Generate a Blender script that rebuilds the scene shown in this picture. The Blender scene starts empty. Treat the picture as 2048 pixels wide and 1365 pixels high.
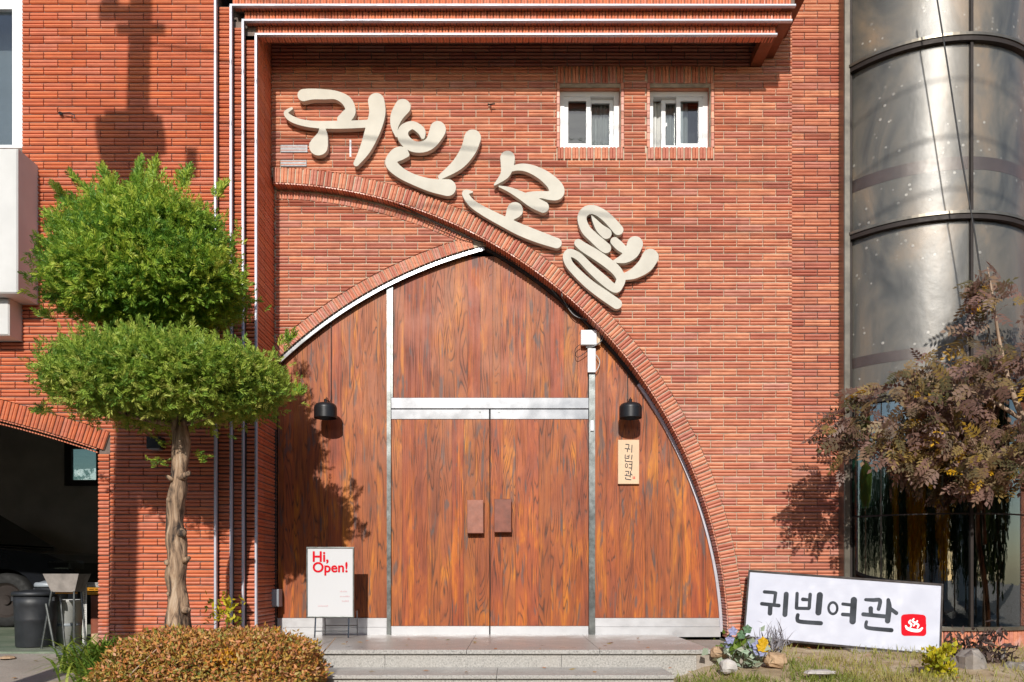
import bpy, math, random
import numpy as np
from mathutils import Vector, Matrix, noise

# ------------------------------------------------------------------ camera, sky, sun, exposure
scene = bpy.context.scene
C = scene.collection
F, D, ZC, PX, PY = 1656.0, 7.2, 0.53, 1024.0, 1150.0     # focal length (photo px), distance to wall, eye height, principal point
cam_data = bpy.data.cameras.new('camera')
cam_data.sensor_width = 36.0
cam_data.lens = F / 2048 * 36
cam_data.shift_y = (PY - 682.5) / 2048
cam_data.clip_end = 2000
cam = bpy.data.objects.new('camera', cam_data)
cam.location = (0, -D, ZC); cam.rotation_euler = (math.pi/2, 0, 0)
C.objects.link(cam); scene.camera = cam

SUN_EL = math.radians(27.5)
SUN_TAN_AZ = 0.085                       # light drifts to +X by this much per metre towards the wall
sdir = Vector((-SUN_TAN_AZ, -1, math.tan(SUN_EL))).normalized()   # towards the sun
world = bpy.data.worlds.new('World'); scene.world = world; world.use_nodes = True
wn = world.node_tree
bgn = wn.nodes['Background']
sky = wn.nodes.new('ShaderNodeTexSky'); sky.sky_type = 'NISHITA'; sky.sun_disc = False
sky.sun_elevation = SUN_EL
sky.sun_rotation = math.atan2(sdir.x, sdir.y)
sky.air_density = 1.0; sky.dust_density = 0.6
wn.links.new(sky.outputs['Color'], bgn.inputs['Color'])
bgn.inputs['Strength'].default_value = 0.13
sun_d = bpy.data.lights.new('sun', 'SUN'); sun_d.energy = 4.1; sun_d.angle = math.radians(0.53)
sun_d.color = (1.0, 0.955, 0.88)
sun = bpy.data.objects.new('sun', sun_d); C.objects.link(sun)
sun.location = (-3, -20, 12)
sun.rotation_euler = (-sdir).to_track_quat('-Z', 'Y').to_euler()
scene.view_settings.view_transform = 'Standard'
scene.view_settings.look = 'None'
scene.view_settings.exposure = 0.1
scene.view_settings.gamma = 1.0
scene.view_settings.use_curve_mapping = False
scene.render.engine = 'CYCLES'
scene.cycles.max_bounces = 8
scene.cycles.transparent_max_bounces = 12
scene.cycles.caustics_reflective = False
scene.cycles.caustics_refractive = False
scene.cycles.use_denoising = True

rng = np.random.default_rng(7)
random.seed(7)

# ------------------------------------------------------------------ helpers
def W(px, py, y=0.0):
    s = F / (D + y)
    return Vector(((px - PX) / s, y, ZC - (py - PY) / s))
def WX(px, y=0.0): return (px - PX) * (D + y) / F
def WZ(py, y=0.0): return ZC - (py - PY) * (D + y) / F

class MB:
    def __init__(self): self.v = []; self.f = []
    def add(self, verts, faces):
        n = len(self.v); self.v += [tuple(p) for p in verts]; self.f += [tuple(i + n for i in f) for f in faces]; return self
    def box(self, a, b):
        x0, x1 = sorted((a[0], b[0])); y0, y1 = sorted((a[1], b[1])); z0, z1 = sorted((a[2], b[2]))
        return self.add([(x0,y0,z0),(x1,y0,z0),(x1,y1,z0),(x0,y1,z0),(x0,y0,z1),(x1,y0,z1),(x1,y1,z1),(x0,y1,z1)],
                        [(0,3,2,1),(4,5,6,7),(0,1,5,4),(1,2,6,5),(2,3,7,6),(3,0,4,7)])
    def cbox(self, a, b, c=0.004):
        # box with chamfered edges on the faces towards -Y
        x0, x1 = sorted((a[0], b[0])); y0, y1 = sorted((a[1], b[1])); z0, z1 = sorted((a[2], b[2]))
        return self.add([(x0,y0+c,z0),(x1,y0+c,z0),(x1,y1,z0),(x0,y1,z0),(x0,y0+c,z1),(x1,y0+c,z1),(x1,y1,z1),(x0,y1,z1),
                         (x0+c,y0,z0+c),(x1-c,y0,z0+c),(x1-c,y0,z1-c),(x0+c,y0,z1-c)],
                        [(0,3,2,1),(4,5,6,7),(1,2,6,5),(2,3,7,6),(3,0,4,7),(8,9,10,11),(0,1,9,8),(1,5,10,9),(5,4,11,10),(4,0,8,11)])
    def poly(self, pts, y0, y1):
        # prism from an XZ polygon, extruded y0..y1
        n = len(pts)
        ar = sum(pts[i][0]*pts[(i+1)%n][1]-pts[(i+1)%n][0]*pts[i][1] for i in range(n))
        if ar < 0: pts = pts[::-1]
        v = [(p[0], y0, p[1]) for p in pts] + [(p[0], y1, p[1]) for p in pts]
        f = [tuple(range(n)), tuple(range(2*n-1, n-1, -1))] + [(i, n+i, n+(i+1)%n, (i+1)%n) for i in range(n)]
        f = [f[0], f[1]] + [(a, b, c, d) for a, b, c, d in f[2:]]
        return self.add(v, f)
    def tube(self, pts, r, seg=8, cap=True):
        pts = [Vector(p) for p in pts]; n = len(pts)
        rs = r if hasattr(r, '__len__') else [r]*n
        rings = []; up = Vector((0,0,1))
        prev = None
        for i, p in enumerate(pts):
            t = (pts[min(i+1,n-1)] - pts[max(i-1,0)]).normalized()
            if prev is None:
                a = t.cross(up if abs(t.z) < .95 else Vector((1,0,0))).normalized()
            else:
                a = (prev - t*prev.dot(t)).normalized()
            prev = a; b = t.cross(a)
            rings.append([p + (a*math.cos(k*2*math.pi/seg) + b*math.sin(k*2*math.pi/seg))*rs[i] for k in range(seg)])
        v = [q for ring in rings for q in ring]
        f = [(i*seg+k, i*seg+(k+1)%seg, (i+1)*seg+(k+1)%seg, (i+1)*seg+k) for i in range(n-1) for k in range(seg)]
        if cap: f += [tuple(range(seg-1,-1,-1)), tuple((n-1)*seg+k for k in range(seg))]
        return self.add(v, f)
    def lathe(self, prof, c=(0,0,0), seg=24):
        v = []; f = []
        m = len(prof)
        for k in range(seg):
            a = 2*math.pi*k/seg
            v += [(c[0]+r*math.cos(a), c[1]+r*math.sin(a), c[2]+z) for r, z in prof]
        for k in range(seg):
            k2 = (k+1) % seg
            f += [(k*m+i, k2*m+i, k2*m+i+1, k*m+i+1) for i in range(m-1)]
        return self.add(v, f)
    def build(self, name, mat=None, parent=None, smooth=False, origin=None):
        me = bpy.data.meshes.new(name)
        v = self.v
        o = Vector(origin) if origin is not None else None
        if o is not None: v = [tuple(Vector(p) - o) for p in v]
        me.from_pydata(v, [], self.f)
        if mat: me.materials.append(mat)
        if smooth:
            me.polygons.foreach_set('use_smooth', [True]*len(me.polygons))
        me.update()
        ob = bpy.data.objects.new(name, me); C.objects.link(ob)
        if o is not None: ob.location = o
        put(ob, parent)
        return ob

def put(ob, parent):
    # keep world placement: child's location is relative to the parent's (parents are never rotated)
    if parent is not None:
        ob.parent = parent
        off = Vector((0,0,0)); p = parent
        while p is not None: off += p.location; p = p.parent
        ob.location = Vector(ob.location) - off
    return ob
def empty(name, loc, label, cat, group=None):
    o = bpy.data.objects.new(name, None); o.empty_display_size = .1; C.objects.link(o); o.location = loc
    return tag(o, label, cat, group)
def tag(o, label=None, cat=None, group=None, kind=None):
    if label: o['label'] = label
    if cat: o['category'] = cat
    if group: o['group'] = group
    if kind: o['kind'] = kind
    return o
def inst(name, me, loc, parent=None, rot=None, scale=None):
    ob = bpy.data.objects.new(name, me); C.objects.link(ob); ob.location = loc
    if rot is not None: ob.rotation_euler = rot
    if scale is not None: ob.scale = scale
    return put(ob, parent)

def bulk(name, verts, faces_flat, per_face, mat, parent=None, rnd=None, smooth=False, origin=None):
    """fast mesh from numpy arrays; faces all have per_face corners; rnd = per-vertex random attribute"""
    me = bpy.data.meshes.new(name)
    nv = len(verts); nf = len(faces_flat)//per_face
    if origin is not None: verts = verts - np.array(origin)
    me.vertices.add(nv); me.vertices.foreach_set('co', np.ascontiguousarray(verts, dtype=np.float32).ravel())
    me.loops.add(nf*per_face); me.loops.foreach_set('vertex_index', np.ascontiguousarray(faces_flat, dtype=np.int32))
    me.polygons.add(nf); me.polygons.foreach_set('loop_start', np.arange(0, nf*per_face, per_face, dtype=np.int32))
    if rnd is not None:
        at = me.attributes.new('rnd', 'FLOAT', 'POINT'); at.data.foreach_set('value', np.ascontiguousarray(rnd, dtype=np.float32))
    me.materials.append(mat)
    me.update(calc_edges=True); me.validate()
    ob = bpy.data.objects.new(name, me); C.objects.link(ob)
    if origin is not None: ob.location = origin
    put(ob, parent)
    return ob

def scatter(name, tv, tf, pos, axis, size, mat, parent=None, spin=True, rnd=None, origin=None, face=None):
    """copies template (k verts; quads/tris) to every pos, +Z of the template along axis"""
    n = len(pos); k = len(tv)
    ax = axis / np.linalg.norm(axis, axis=1, keepdims=True)
    ref = np.where(np.abs(ax[:, 2:3]) < .9, np.array([[0,0,1.]]), np.array([[1.,0,0]]))
    u = np.cross(ref, ax); u /= np.linalg.norm(u, axis=1, keepdims=True)
    w = np.cross(ax, u)
    if face is not None:              # turn the blade's flat side towards face
        w = face - (face*ax).sum(1, keepdims=True)*ax; w /= np.linalg.norm(w, axis=1, keepdims=True)+1e-9; u = np.cross(w, ax)
    elif spin:
        a = rng.uniform(0, 2*np.pi, n)[:, None]
        u, w = u*np.cos(a)+w*np.sin(a), w*np.cos(a)-u*np.sin(a)
    t = np.asarray(tv)
    V = (t[None,:,0:1]*u[:,None,:] + t[None,:,1:2]*w[:,None,:] + t[None,:,2:3]*ax[:,None,:])*np.asarray(size)[:,None,None] + pos[:,None,:]
    tf = np.asarray(tf); pf = tf.shape[1]
    Fc = (tf[None] + (np.arange(n)*k)[:,None,None]).reshape(-1)
    if rnd is None: rnd = rng.random(n)
    return bulk(name, V.reshape(-1,3), Fc, pf, mat, parent, np.repeat(rnd, k), origin=origin)

# ---- node material helpers
def mat_new(name):
    m = bpy.data.materials.new(name); m.use_nodes = True
    nt = m.node_tree
    return m, nt, nt.nodes['Principled BSDF'], nt.nodes['Material Output']
def N(nt, t, **kw):
    n = nt.nodes.new(t)
    for k, v in kw.items():
        if k in n.inputs: n.inputs[k].default_value = v
        else: setattr(n, k, v)
    return n
def ramp(nt, stops, fac=None, interp='LINEAR'):
    r = nt.nodes.new('ShaderNodeValToRGB'); cr = r.color_ramp; cr.interpolation = interp
    while len(cr.elements) < len(stops): cr.elements.new(.5)
    for e, (p, c) in zip(cr.elements, stops):
        e.position = p; e.color = (*c, 1) if len(c) == 3 else c
    if fac is not None: nt.links.new(fac, r.inputs['Fac'])
    return r
def math_n(nt, op, a, b=None):
    m = nt.nodes.new('ShaderNodeMath'); m.operation = op
    for i, x in enumerate((a, b)):
        if x is None: continue
        if isinstance(x, (int, float)): m.inputs[i].default_value = x
        else: nt.links.new(x, m.inputs[i])
    return m.outputs[0]
def mixc(nt, fac, a, b, blend='MIX'):
    m = nt.nodes.new('ShaderNodeMix'); m.data_type = 'RGBA'; m.blend_type = blend
    for sock, x in ((m.inputs['Factor'], fac), (m.inputs[6], a), (m.inputs[7], b)):
        if isinstance(x, (int, float)): sock.default_value = x
        elif isinstance(x, tuple): sock.default_value = (*x, 1) if len(x) == 3 else x
        else: nt.links.new(x, sock)
    return m.outputs[2]
def bump(nt, bsdf, h, strength=.3, dist=.01):
    b = nt.nodes.new('ShaderNodeBump'); b.inputs['Strength'].default_value = strength; b.inputs['Distance'].default_value = dist
    nt.links.new(h, b.inputs['Height']); nt.links.new(b.outputs['Normal'], bsdf.inputs['Normal'])
def geo_pos(nt): return nt.nodes.new('ShaderNodeNewGeometry').outputs['Position']
def noise_n(nt, vec, scale, detail=4, rough=.55, dist=0.0):
    n = nt.nodes.new('ShaderNodeTexNoise'); n.inputs['Scale'].default_value = scale; n.inputs['Detail'].default_value = detail
    n.inputs['Roughness'].default_value = rough; n.inputs['Distortion'].default_value = dist
    if vec is not None: nt.links.new(vec, n.inputs['Vector'])
    return n.outputs['Fac']
def scaled(nt, vec, s):
    m = nt.nodes.new('ShaderNodeMapping'); m.inputs['Scale'].default_value = s; nt.links.new(vec, m.inputs['Vector']); return m.outputs['Vector']

def simple(name, col, rough=.5, metal=0.0, var=.12, scale=8.0, bmp=.0, spec=.5):
    m, nt, b, o = mat_new(name)
    p = geo_pos(nt)
    f = noise_n(nt, p, scale)
    c0 = tuple(max(0, x*(1-var)) for x in col); c1 = tuple(min(1, x*(1+var)) for x in col)
    r = ramp(nt, [(.3, c0), (.7, c1)], f)
    nt.links.new(r.outputs['Color'], b.inputs['Base Color'])
    rr = ramp(nt, [(.3, (rough*.85,)*3), (.7, (min(1, rough*1.15),)*3)], noise_n(nt, p, scale*2.7))
    nt.links.new(rr.outputs['Color'], b.inputs['Roughness'])
    b.inputs['Metallic'].default_value = metal
    b.inputs['Specular IOR Level'].default_value = spec
    if bmp: bump(nt, b, noise_n(nt, p, scale*12), bmp, .004)
    return m

def rnd_value(nt):
    """one random number per piece: per object and per island"""
    oi = nt.nodes.new('ShaderNodeObjectInfo').outputs['Random']
    isl = nt.nodes.new('ShaderNodeNewGeometry').outputs['Random Per Island']
    return math_n(nt, 'FRACT', math_n(nt, 'ADD', math_n(nt, 'MULTIPLY', oi, 1.0), math_n(nt, 'MULTIPLY', isl, 7.31)))

def make_brick(name, stops, rough=.42):
    m, nt, b, o = mat_new(name)
    p = geo_pos(nt)
    r = rnd_value(nt)
    base = ramp(nt, stops, r).outputs['Color']
    # fired-clay mottling, streaked along the tile, and broad weathering
    f1 = noise_n(nt, scaled(nt, p, (9, 9, 40)), 1.0, 4, .6)
    c = mixc(nt, math_n(nt, 'MULTIPLY', ramp(nt, [(.42, (0,)*3), (.72, (1,)*3)], f1).outputs['Color'], .55), base, (.36, .11, .07))
    f2 = noise_n(nt, p, 1.3, 5, .6)
    c = mixc(nt, math_n(nt, 'MULTIPLY', ramp(nt, [(.5, (0,)*3), (.8, (1,)*3)], f2).outputs['Color'], .35), c, (.58, .26, .16))
    f3 = noise_n(nt, p, 55, 3, .7)
    c = mixc(nt, math_n(nt, 'MULTIPLY', ramp(nt, [(.62, (0,)*3), (.75, (1,)*3)], f3).outputs['Color'], .35), c, (.10, .03, .025))
    # soot streaks running down, and pale salt bloom close to the ground
    f4 = noise_n(nt, scaled(nt, p, (5.5, 5.5, .8)), 1.0, 5, .62)
    c = mixc(nt, math_n(nt, 'MULTIPLY', ramp(nt, [(.52, (0,)*3), (.74, (1,)*3)], f4).outputs['Color'], .24), c, (.20, .085, .065))
    sz_ = nt.nodes.new('ShaderNodeSeparateXYZ'); nt.links.new(p, sz_.inputs[0])
    lowz = ramp(nt, [(0, (1,)*3), (1, (0,)*3)], math_n(nt, 'MULTIPLY', math_n(nt, 'ADD', sz_.outputs['Z'], .2), 1.9)).outputs['Color']
    salt = ramp(nt, [(.48, (0,)*3), (.62, (1,)*3)], noise_n(nt, p, 7, 5, .65)).outputs['Color']
    c = mixc(nt, math_n(nt, 'MULTIPLY', math_n(nt, 'MULTIPLY', lowz, salt), .7), c, (.50, .40, .42))
    nt.links.new(c, b.inputs['Base Color'])
    rr = ramp(nt, [(0, (rough-.1,)*3), (1, (rough+.2,)*3)], math_n(nt, 'FRACT', math_n(nt, 'MULTIPLY', r, 5.7)))
    nt.links.new(rr.outputs['Color'], b.inputs['Roughness'])
    b.inputs['Specular IOR Level'].default_value = .5
    bump(nt, b, noise_n(nt, p, 130, 3), .25, .002)
    return m

M = {}
M['brick'] = make_brick('brick_clay', [(0, (.46, .145, .095)), (.18, (.68, .28, .165)), (.38, (.58, .20, .115)), (.58, (.74, .33, .19)), (.80, (.50, .16, .105)), (1, (.64, .30, .22))])
M['brick_left'] = make_brick('brick_clay_red', [(0, (.54, .135, .062)), (.3, (.68, .205, .085)), (.6, (.62, .165, .072)), (1, (.64, .21, .12))])
M['mortar'] = simple('mortar_cream', (.47, .40, .30), .9, var=.3, scale=14, bmp=.5)
M['mortar_dark'] = simple('mortar_grey', (.17, .13, .11), .95, var=.35, scale=14, bmp=.5)
M['alu'] = simple('aluminium_trim', (.52, .52, .58), .42, .35, .06, 6)
M['steel'] = simple('stainless_steel', (.31, .315, .33), .24, 1.0, .10, 3)
M['steel_dull'] = simple('dull_steel', (.17, .18, .175), .36, .9, .35, 11, .1)
M['letter'] = simple('cream_letter', (.54, .50, .425), .7, 0, .09, 5, 0, .25)
M['white'] = simple('white_paint', (.80, .79, .76), .45, 0, .04, 3)
M['pvc'] = simple('white_pvc', (.74, .75, .76), .4, 0, .02, 3, 0, .3)
M['concrete_paint'] = simple('painted_concrete', (.58, .57, .55), .8, 0, .08, 3, .2)
M['black'] = simple('black_metal', (.018, .018, .02), .38, .3, .2, 10)
M['rubber'] = simple('black_rubber', (.022, .024, .028), .5, 0, .25, 10)
M['handle'] = simple('handle_wood', (.20, .055, .03), .42, 0, .25, 14)
M['handle_pale'] = simple('handle_wood_worn', (.30, .115, .075), .36, 0, .2, 14)
M['rust'] = simple('rusty_brown_metal', (.20, .06, .022), .6, 0, .25, 7, .2)
M['red'] = simple('red_print', (.60, .010, .020), .9, 0, .05, 3, 0, .1)
M['ink'] = simple('grey_ink', (.055, .06, .07), .95, 0, .35, 9, 0, .05)
M['sign_white'] = simple('sign_white', (.475, .49, .575), .5, 0, .03, 3, 0, .3)
M['pink_print'] = simple('pink_print', (.62, .40, .42), .5, 0, .1, 3)
M['grey_tile'] = simple('grey_tile', (.17, .17, .185), .4, 0, .2, 30)
M['yellow_plastic'] = simple('yellow_plastic', (.62, .27, .015), .4, 0, .1, 5)
M['grey_plastic'] = simple('grey_plastic', (.30, .33, .36), .45, 0, .1, 5)
M['pale_plastic'] = simple('pale_plastic', (.52, .52, .50), .5, 0, .12, 5)
M['garage_wall'] = simple('garage_plaster', (.50, .45, .40), .9, 0, .2, 2, .3)
M['dark'] = simple('dark_interior', (.03, .028, .026), .9, 0, .2, 2)
M['car'] = simple('car_paint', (.012, .013, .016), .12, 0, .1, 3)
M['tyre'] = simple('tyre', (.014, .014, .014), .8, 0, .2, 10)
M['rock'] = simple('pale_rock', (.50, .46, .43), .9, 0, .25, 14, .6)
M['rock_tan'] = simple('tan_rock', (.46, .31, .19), .9, 0, .25, 14, .6)
M['rock_grey'] = simple('grey_stone', (.27, .24, .215), .9, 0, .25, 14, .6)
M['cloth'] = simple('teal_cloth', (.12, .50, .40), .75, 0, .25, 9)
M['plaque'] = simple('pale_plywood', (.66, .46, .29), .55, 0, .07, 12)
M['cable'] = simple('grey_cable', (.20, .20, .20), .5, 0, .2, 10)
M['cable_black'] = simple('black_cable', (.014, .014, .014), .5, 0, .2, 10)
M['kick'] = simple('brushed_kick_plate', (.56, .56, .575), .38, .5, .06, 4)
M['bronze'] = simple('bronze_frame', (.20, .175, .14), .35, .7, .2, 7)
M['bronze_dark'] = simple('dark_bronze_band', (.035, .027, .024), .6, .2, .2, 7, 0, .3)

def make_wood():
    m, nt, b, o = mat_new('stained_plank')
    p = geo_pos(nt)
    r = rnd_value(nt)
    off = nt.nodes.new('ShaderNodeCombineXYZ')
    nt.links.new(math_n(nt, 'MULTIPLY', r, 37.0), off.inputs[0]); nt.links.new(math_n(nt, 'MULTIPLY', r, 91.0), off.inputs[2])
    add = nt.nodes.new('ShaderNodeVectorMath'); add.operation = 'ADD'
    nt.links.new(p, add.inputs[0]); nt.links.new(off.outputs[0], add.inputs[1])
    v = add.outputs[0]
    # growth rings: contour lines of a stretched noise field -> cathedral figure
    fa = noise_n(nt, scaled(nt, v, (9.0, 1, .80)), 1.0, 2, .42, .30)
    fb = noise_n(nt, scaled(nt, v, (24, 1, .30)), 1.0, 2, .4, .1)
    r2 = math_n(nt, 'FRACT', math_n(nt, 'MULTIPLY', r, 13.7))
    sel = ramp(nt, [(.12, (0,)*3), (.22, (1,)*3)], r2).outputs['Color']
    fmix = nt.nodes.new('ShaderNodeMix'); fmix.data_type = 'FLOAT'
    nt.links.new(sel, fmix.inputs['Factor']); nt.links.new(fb, fmix.inputs[2]); nt.links.new(fa, fmix.inputs[3])
    fld = fmix.outputs[0]
    rings = math_n(nt, 'FRACT', math_n(nt, 'MULTIPLY', fld, 17.0))
    line = ramp(nt, [(0, (1,)*3), (.16, (.22,)*3), (.4, (0,)*3), (.82, (.08,)*3), (1, (1,)*3)], rings).outputs['Color']
    fine = noise_n(nt, scaled(nt, v, (220, 1, 5)), 1.0, 3, .6)
    tone = noise_n(nt, scaled(nt, v, (10, 1, 1.5)), 1.0, 4, .62, .6)
    base = ramp(nt, [(.26, (.17, .040, .020)), (.42, (.30, .070, .026)), (.55, (.40, .098, .024)), (.69, (.62, .19, .015))], tone).outputs['Color']
    base = mixc(nt, math_n(nt, 'MULTIPLY', ramp(nt, [(.35, (0,)*3), (.65, (1,)*3)], fine).outputs['Color'], .35), base, (.16, .045, .02))
    # dark brushed-out grain in places
    dk = noise_n(nt, scaled(nt, v, (11, 1, 2.6)), 1.0, 3, .6, .3)
    msk = ramp(nt, [(.38, (.22,)*3), (.57, (1,)*3)], dk).outputs['Color']
    c = mixc(nt, math_n(nt, 'MULTIPLY', math_n(nt, 'MULTIPLY', line, msk), .90), base, (.045, .022, .016))
    st = ramp(nt, [(.58, (0,)*3), (.66, (1,)*3)], noise_n(nt, scaled(nt, v, (20, 1, 3.0)), 1.0, 3, .55, .4)).outputs['Color']
    c = mixc(nt, math_n(nt, 'MULTIPLY', st, .75), c, (.095, .07, .065))
    # sun-bleached, slightly pinkish wear
    wr = ramp(nt, [(.45, (0,)*3), (.75, (1,)*3)], noise_n(nt, p, 2.4, 5, .6)).outputs['Color']
    sx = nt.nodes.new('ShaderNodeSeparateXYZ'); nt.links.new(p, sx.inputs[0])
    mr = nt.nodes.new('ShaderNodeMapRange'); nt.links.new(sx.outputs['Z'], mr.inputs['Value'])
    mr.inputs['From Min'].default_value = .8; mr.inputs['From Max'].default_value = 3.0; mr.inputs['To Min'].default_value = .08; mr.inputs['To Max'].default_value = .62
    c = mixc(nt, math_n(nt, 'MULTIPLY', wr, mr.outputs[0]), c, (.44, .18, .11))
    hs = nt.nodes.new('ShaderNodeHueSaturation'); nt.links.new(c, hs.inputs['Color'])
    nt.links.new(math_n(nt, 'ADD', .93, math_n(nt, 'MULTIPLY', r, .24)), hs.inputs['Value'])
    nt.links.new(math_n(nt, 'ADD', .496, math_n(nt, 'MULTIPLY', r2, .012)), hs.inputs['Hue'])
    nt.links.new(hs.outputs['Color'], b.inputs['Base Color'])
    b.inputs['Roughness'].default_value = .5
    b.inputs['Specular IOR Level'].default_value = .3
    bump(nt, b, math_n(nt, 'SUBTRACT', math_n(nt, 'MULTIPLY', fine, .5), math_n(nt, 'MULTIPLY', line, msk)), .35, .003)
    return m
M['wood'] = make_wood()

def make_granite():
    m, nt, b, o = mat_new('grey_granite')
    p = geo_pos(nt)
    f = noise_n(nt, p, 90, 4, .75)
    c = ramp(nt, [(.32, (.15, .145, .14)), (.45, (.34, .325, .30)), (.6, (.46, .44, .41)), (.75, (.55, .53, .50))], f).outputs['Color']
    g = noise_n(nt, p, 3.2, 5, .65)
    c = mixc(nt, math_n(nt, 'MULTIPLY', ramp(nt, [(.48, (0,)*3), (.72, (1,)*3)], g).outputs['Color'], .4), c, (.40, .37, .33))
    nt.links.new(c, b.inputs['Base Color'])
    nt.links.new(ramp(nt, [(.3, (.22,)*3), (.7, (.5,)*3)], g).outputs['Color'], b.inputs['Roughness'])
    bump(nt, b, f, .08, .002)
    return m
M['granite'] = make_granite()

def make_ground(name, cols, scale=1.6, grain=60, rough=.95):
    m, nt, b, o = mat_new(name)
    p = geo_pos(nt)
    f = noise_n(nt, p, scale, 7, .62)
    c = ramp(nt, [(.3, cols[0]), (.5, cols[1]), (.7, cols[2])], f).outputs['Color']
    g = noise_n(nt, p, grain, 3, .7)
    c = mixc(nt, math_n(nt, 'MULTIPLY', ramp(nt, [(.5, (0,)*3), (.75, (1,)*3)], g).outputs['Color'], .5), c, tuple(x*.55 for x in cols[1]))
    nt.links.new(c, b.inputs['Base Color']); b.inputs['Roughness'].default_value = rough
    bump(nt, b, g, .6, .006)
    return m
M['concrete'] = make_ground('worn_concrete', [(.24, .205, .17), (.34, .295, .25), (.42, .375, .33)])
M['asphalt'] = make_ground('old_asphalt', [(.05, .05, .05), (.065, .063, .06), (.085, .08, .075)])
M['soil'] = make_ground('dry_soil', [(.24, .165, .09), (.44, .33, .20), (.58, .48, .33)], 4.5, 70)
M['greenfloor'] = make_ground('green_floor_paint', [(.11, .15, .10), (.18, .22, .155), (.28, .28, .22)], 2.2, 50, .6)

def make_leaf(name, stops, trans=.35, gloss=.35, attr=True, clump=3.0):
    m, nt, b, o = mat_new(name)
    p = geo_pos(nt)
    a = nt.nodes.new('ShaderNodeAttribute'); a.attribute_name = 'rnd'
    f = math_n(nt, 'ADD', math_n(nt, 'MULTIPLY', a.outputs['Fac'], .62), math_n(nt, 'MULTIPLY', noise_n(nt, p, clump, 3), .42))
    c = ramp(nt, stops, f).outputs['Color']
    nt.links.new(c, b.inputs['Base Color']); b.inputs['Roughness'].default_value = .5; b.inputs['Specular IOR Level'].default_value = gloss
    t = nt.nodes.new('ShaderNodeBsdfTranslucent'); nt.links.new(c, t.inputs['Color'])
    mx = nt.nodes.new('ShaderNodeMixShader'); mx.inputs[0].default_value = trans
    nt.links.new(b.outputs[0], mx.inputs[1]); nt.links.new(t.outputs[0], mx.inputs[2]); nt.links.new(mx.outputs[0], o.inputs['Surface'])
    return m
M['juniper'] = make_leaf('juniper_scale_leaf', [(.08, (.05, .14, .022)), (.32, (.15, .30, .036)), (.55, (.30, .45, .048)), (.80, (.50, .57, .07)), (.95, (.56, .46, .12))])
M['juniper_grey'] = make_leaf('juniper_scale_leaf_dusty', [(.08, (.07, .16, .03)), (.32, (.19, .33, .045)), (.55, (.34, .46, .06)), (.80, (.52, .58, .11)), (.95, (.60, .48, .18))])
M['hedge'] = make_leaf('autumn_box_leaf', [(.14, (.10, .15, .03)), (.28, (.28, .27, .05)), (.40, (.60, .30, .06)), (.52, (.62, .23, .08)), (.64, (.58, .29, .15)), (.76, (.48, .38, .08)), (.90, (.62, .26, .07)), (1.0, (.75, .40, .02))], .25, .5)
M['lily'] = make_leaf('strap_leaf', [(.1, (.06, .13, .02)), (.5, (.14, .24, .03)), (.9, (.36, .40, .06))], .3)
M['purple'] = make_leaf('purple_brown_leaf', [(.12, (.05, .055, .02)), (.26, (.12, .10, .04)), (.40, (.165, .095, .07)), (.60, (.265, .15, .12)), (.76, (.24, .17, .06)), (.90, (.36, .23, .04)), (1.0, (.70, .38, .015))], .35, .5)
M['yellowshrub'] = make_leaf('yellow_green_leaf', [(.1, (.16, .22, .015)), (.5, (.46, .42, .02)), (.9, (.66, .52, .02))], .3)
M['darkplant'] = make_leaf('dark_purple_leaf', [(.1, (.03, .025, .022)), (.5, (.085, .055, .05)), (.9, (.19, .13, .10))], .2, .6)
M['grass'] = make_leaf('grass_blade', [(.1, (.09, .13, .025)), (.4, (.22, .26, .045)), (.65, (.38, .34, .10)), (.9, (.58, .46, .22))], .3)
M['variegated'] = make_leaf('pale_variegated_leaf', [(.2, (.10, .20, .10)), (.45, (.30, .40, .27)), (.8, (.58, .62, .52))], .2)
M['ginkgo'] = make_leaf('ginkgo_leaf', [(.1, (.50, .24, .01)), (.5, (.70, .38, .015)), (.9, (.75, .48, .03))], .6)
M['evergreen'] = make_leaf('evergreen_leaf', [(.1, (.02, .035, .012)), (.5, (.045, .07, .02)), (.9, (.08, .11, .03))], .25)
M['blueflower'] = make_leaf('blue_petal', [(.1, (.34, .36, .60)), (.9, (.60, .62, .76))], .3)
M['yellowflower'] = make_leaf('yellow_petal', [(.1, (.70, .42, .01)), (.9, (.75, .55, .02))], .3)

def make_bark():
    m, nt, b, o = mat_new('peeling_bark')
    p = geo_pos(nt)
    f = noise_n(nt, scaled(nt, p, (22, 22, 4)), 1.0, 5, .65, .8)
    c = ramp(nt, [(.37, (.035, .025, .02)), (.45, (.17, .11, .07)), (.56, (.38, .25, .155)), (.72, (.54, .41, .29))], f).outputs['Color']
    nt.links.new(c, b.inputs['Base Color']); b.inputs['Roughness'].default_value = .9
    bump(nt, b, f, .9, .02)
    return m
M['bark'] = make_bark()
M['twig'] = simple('pale_twig', (.36, .25, .17), .7, 0, .3, 20)

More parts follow.
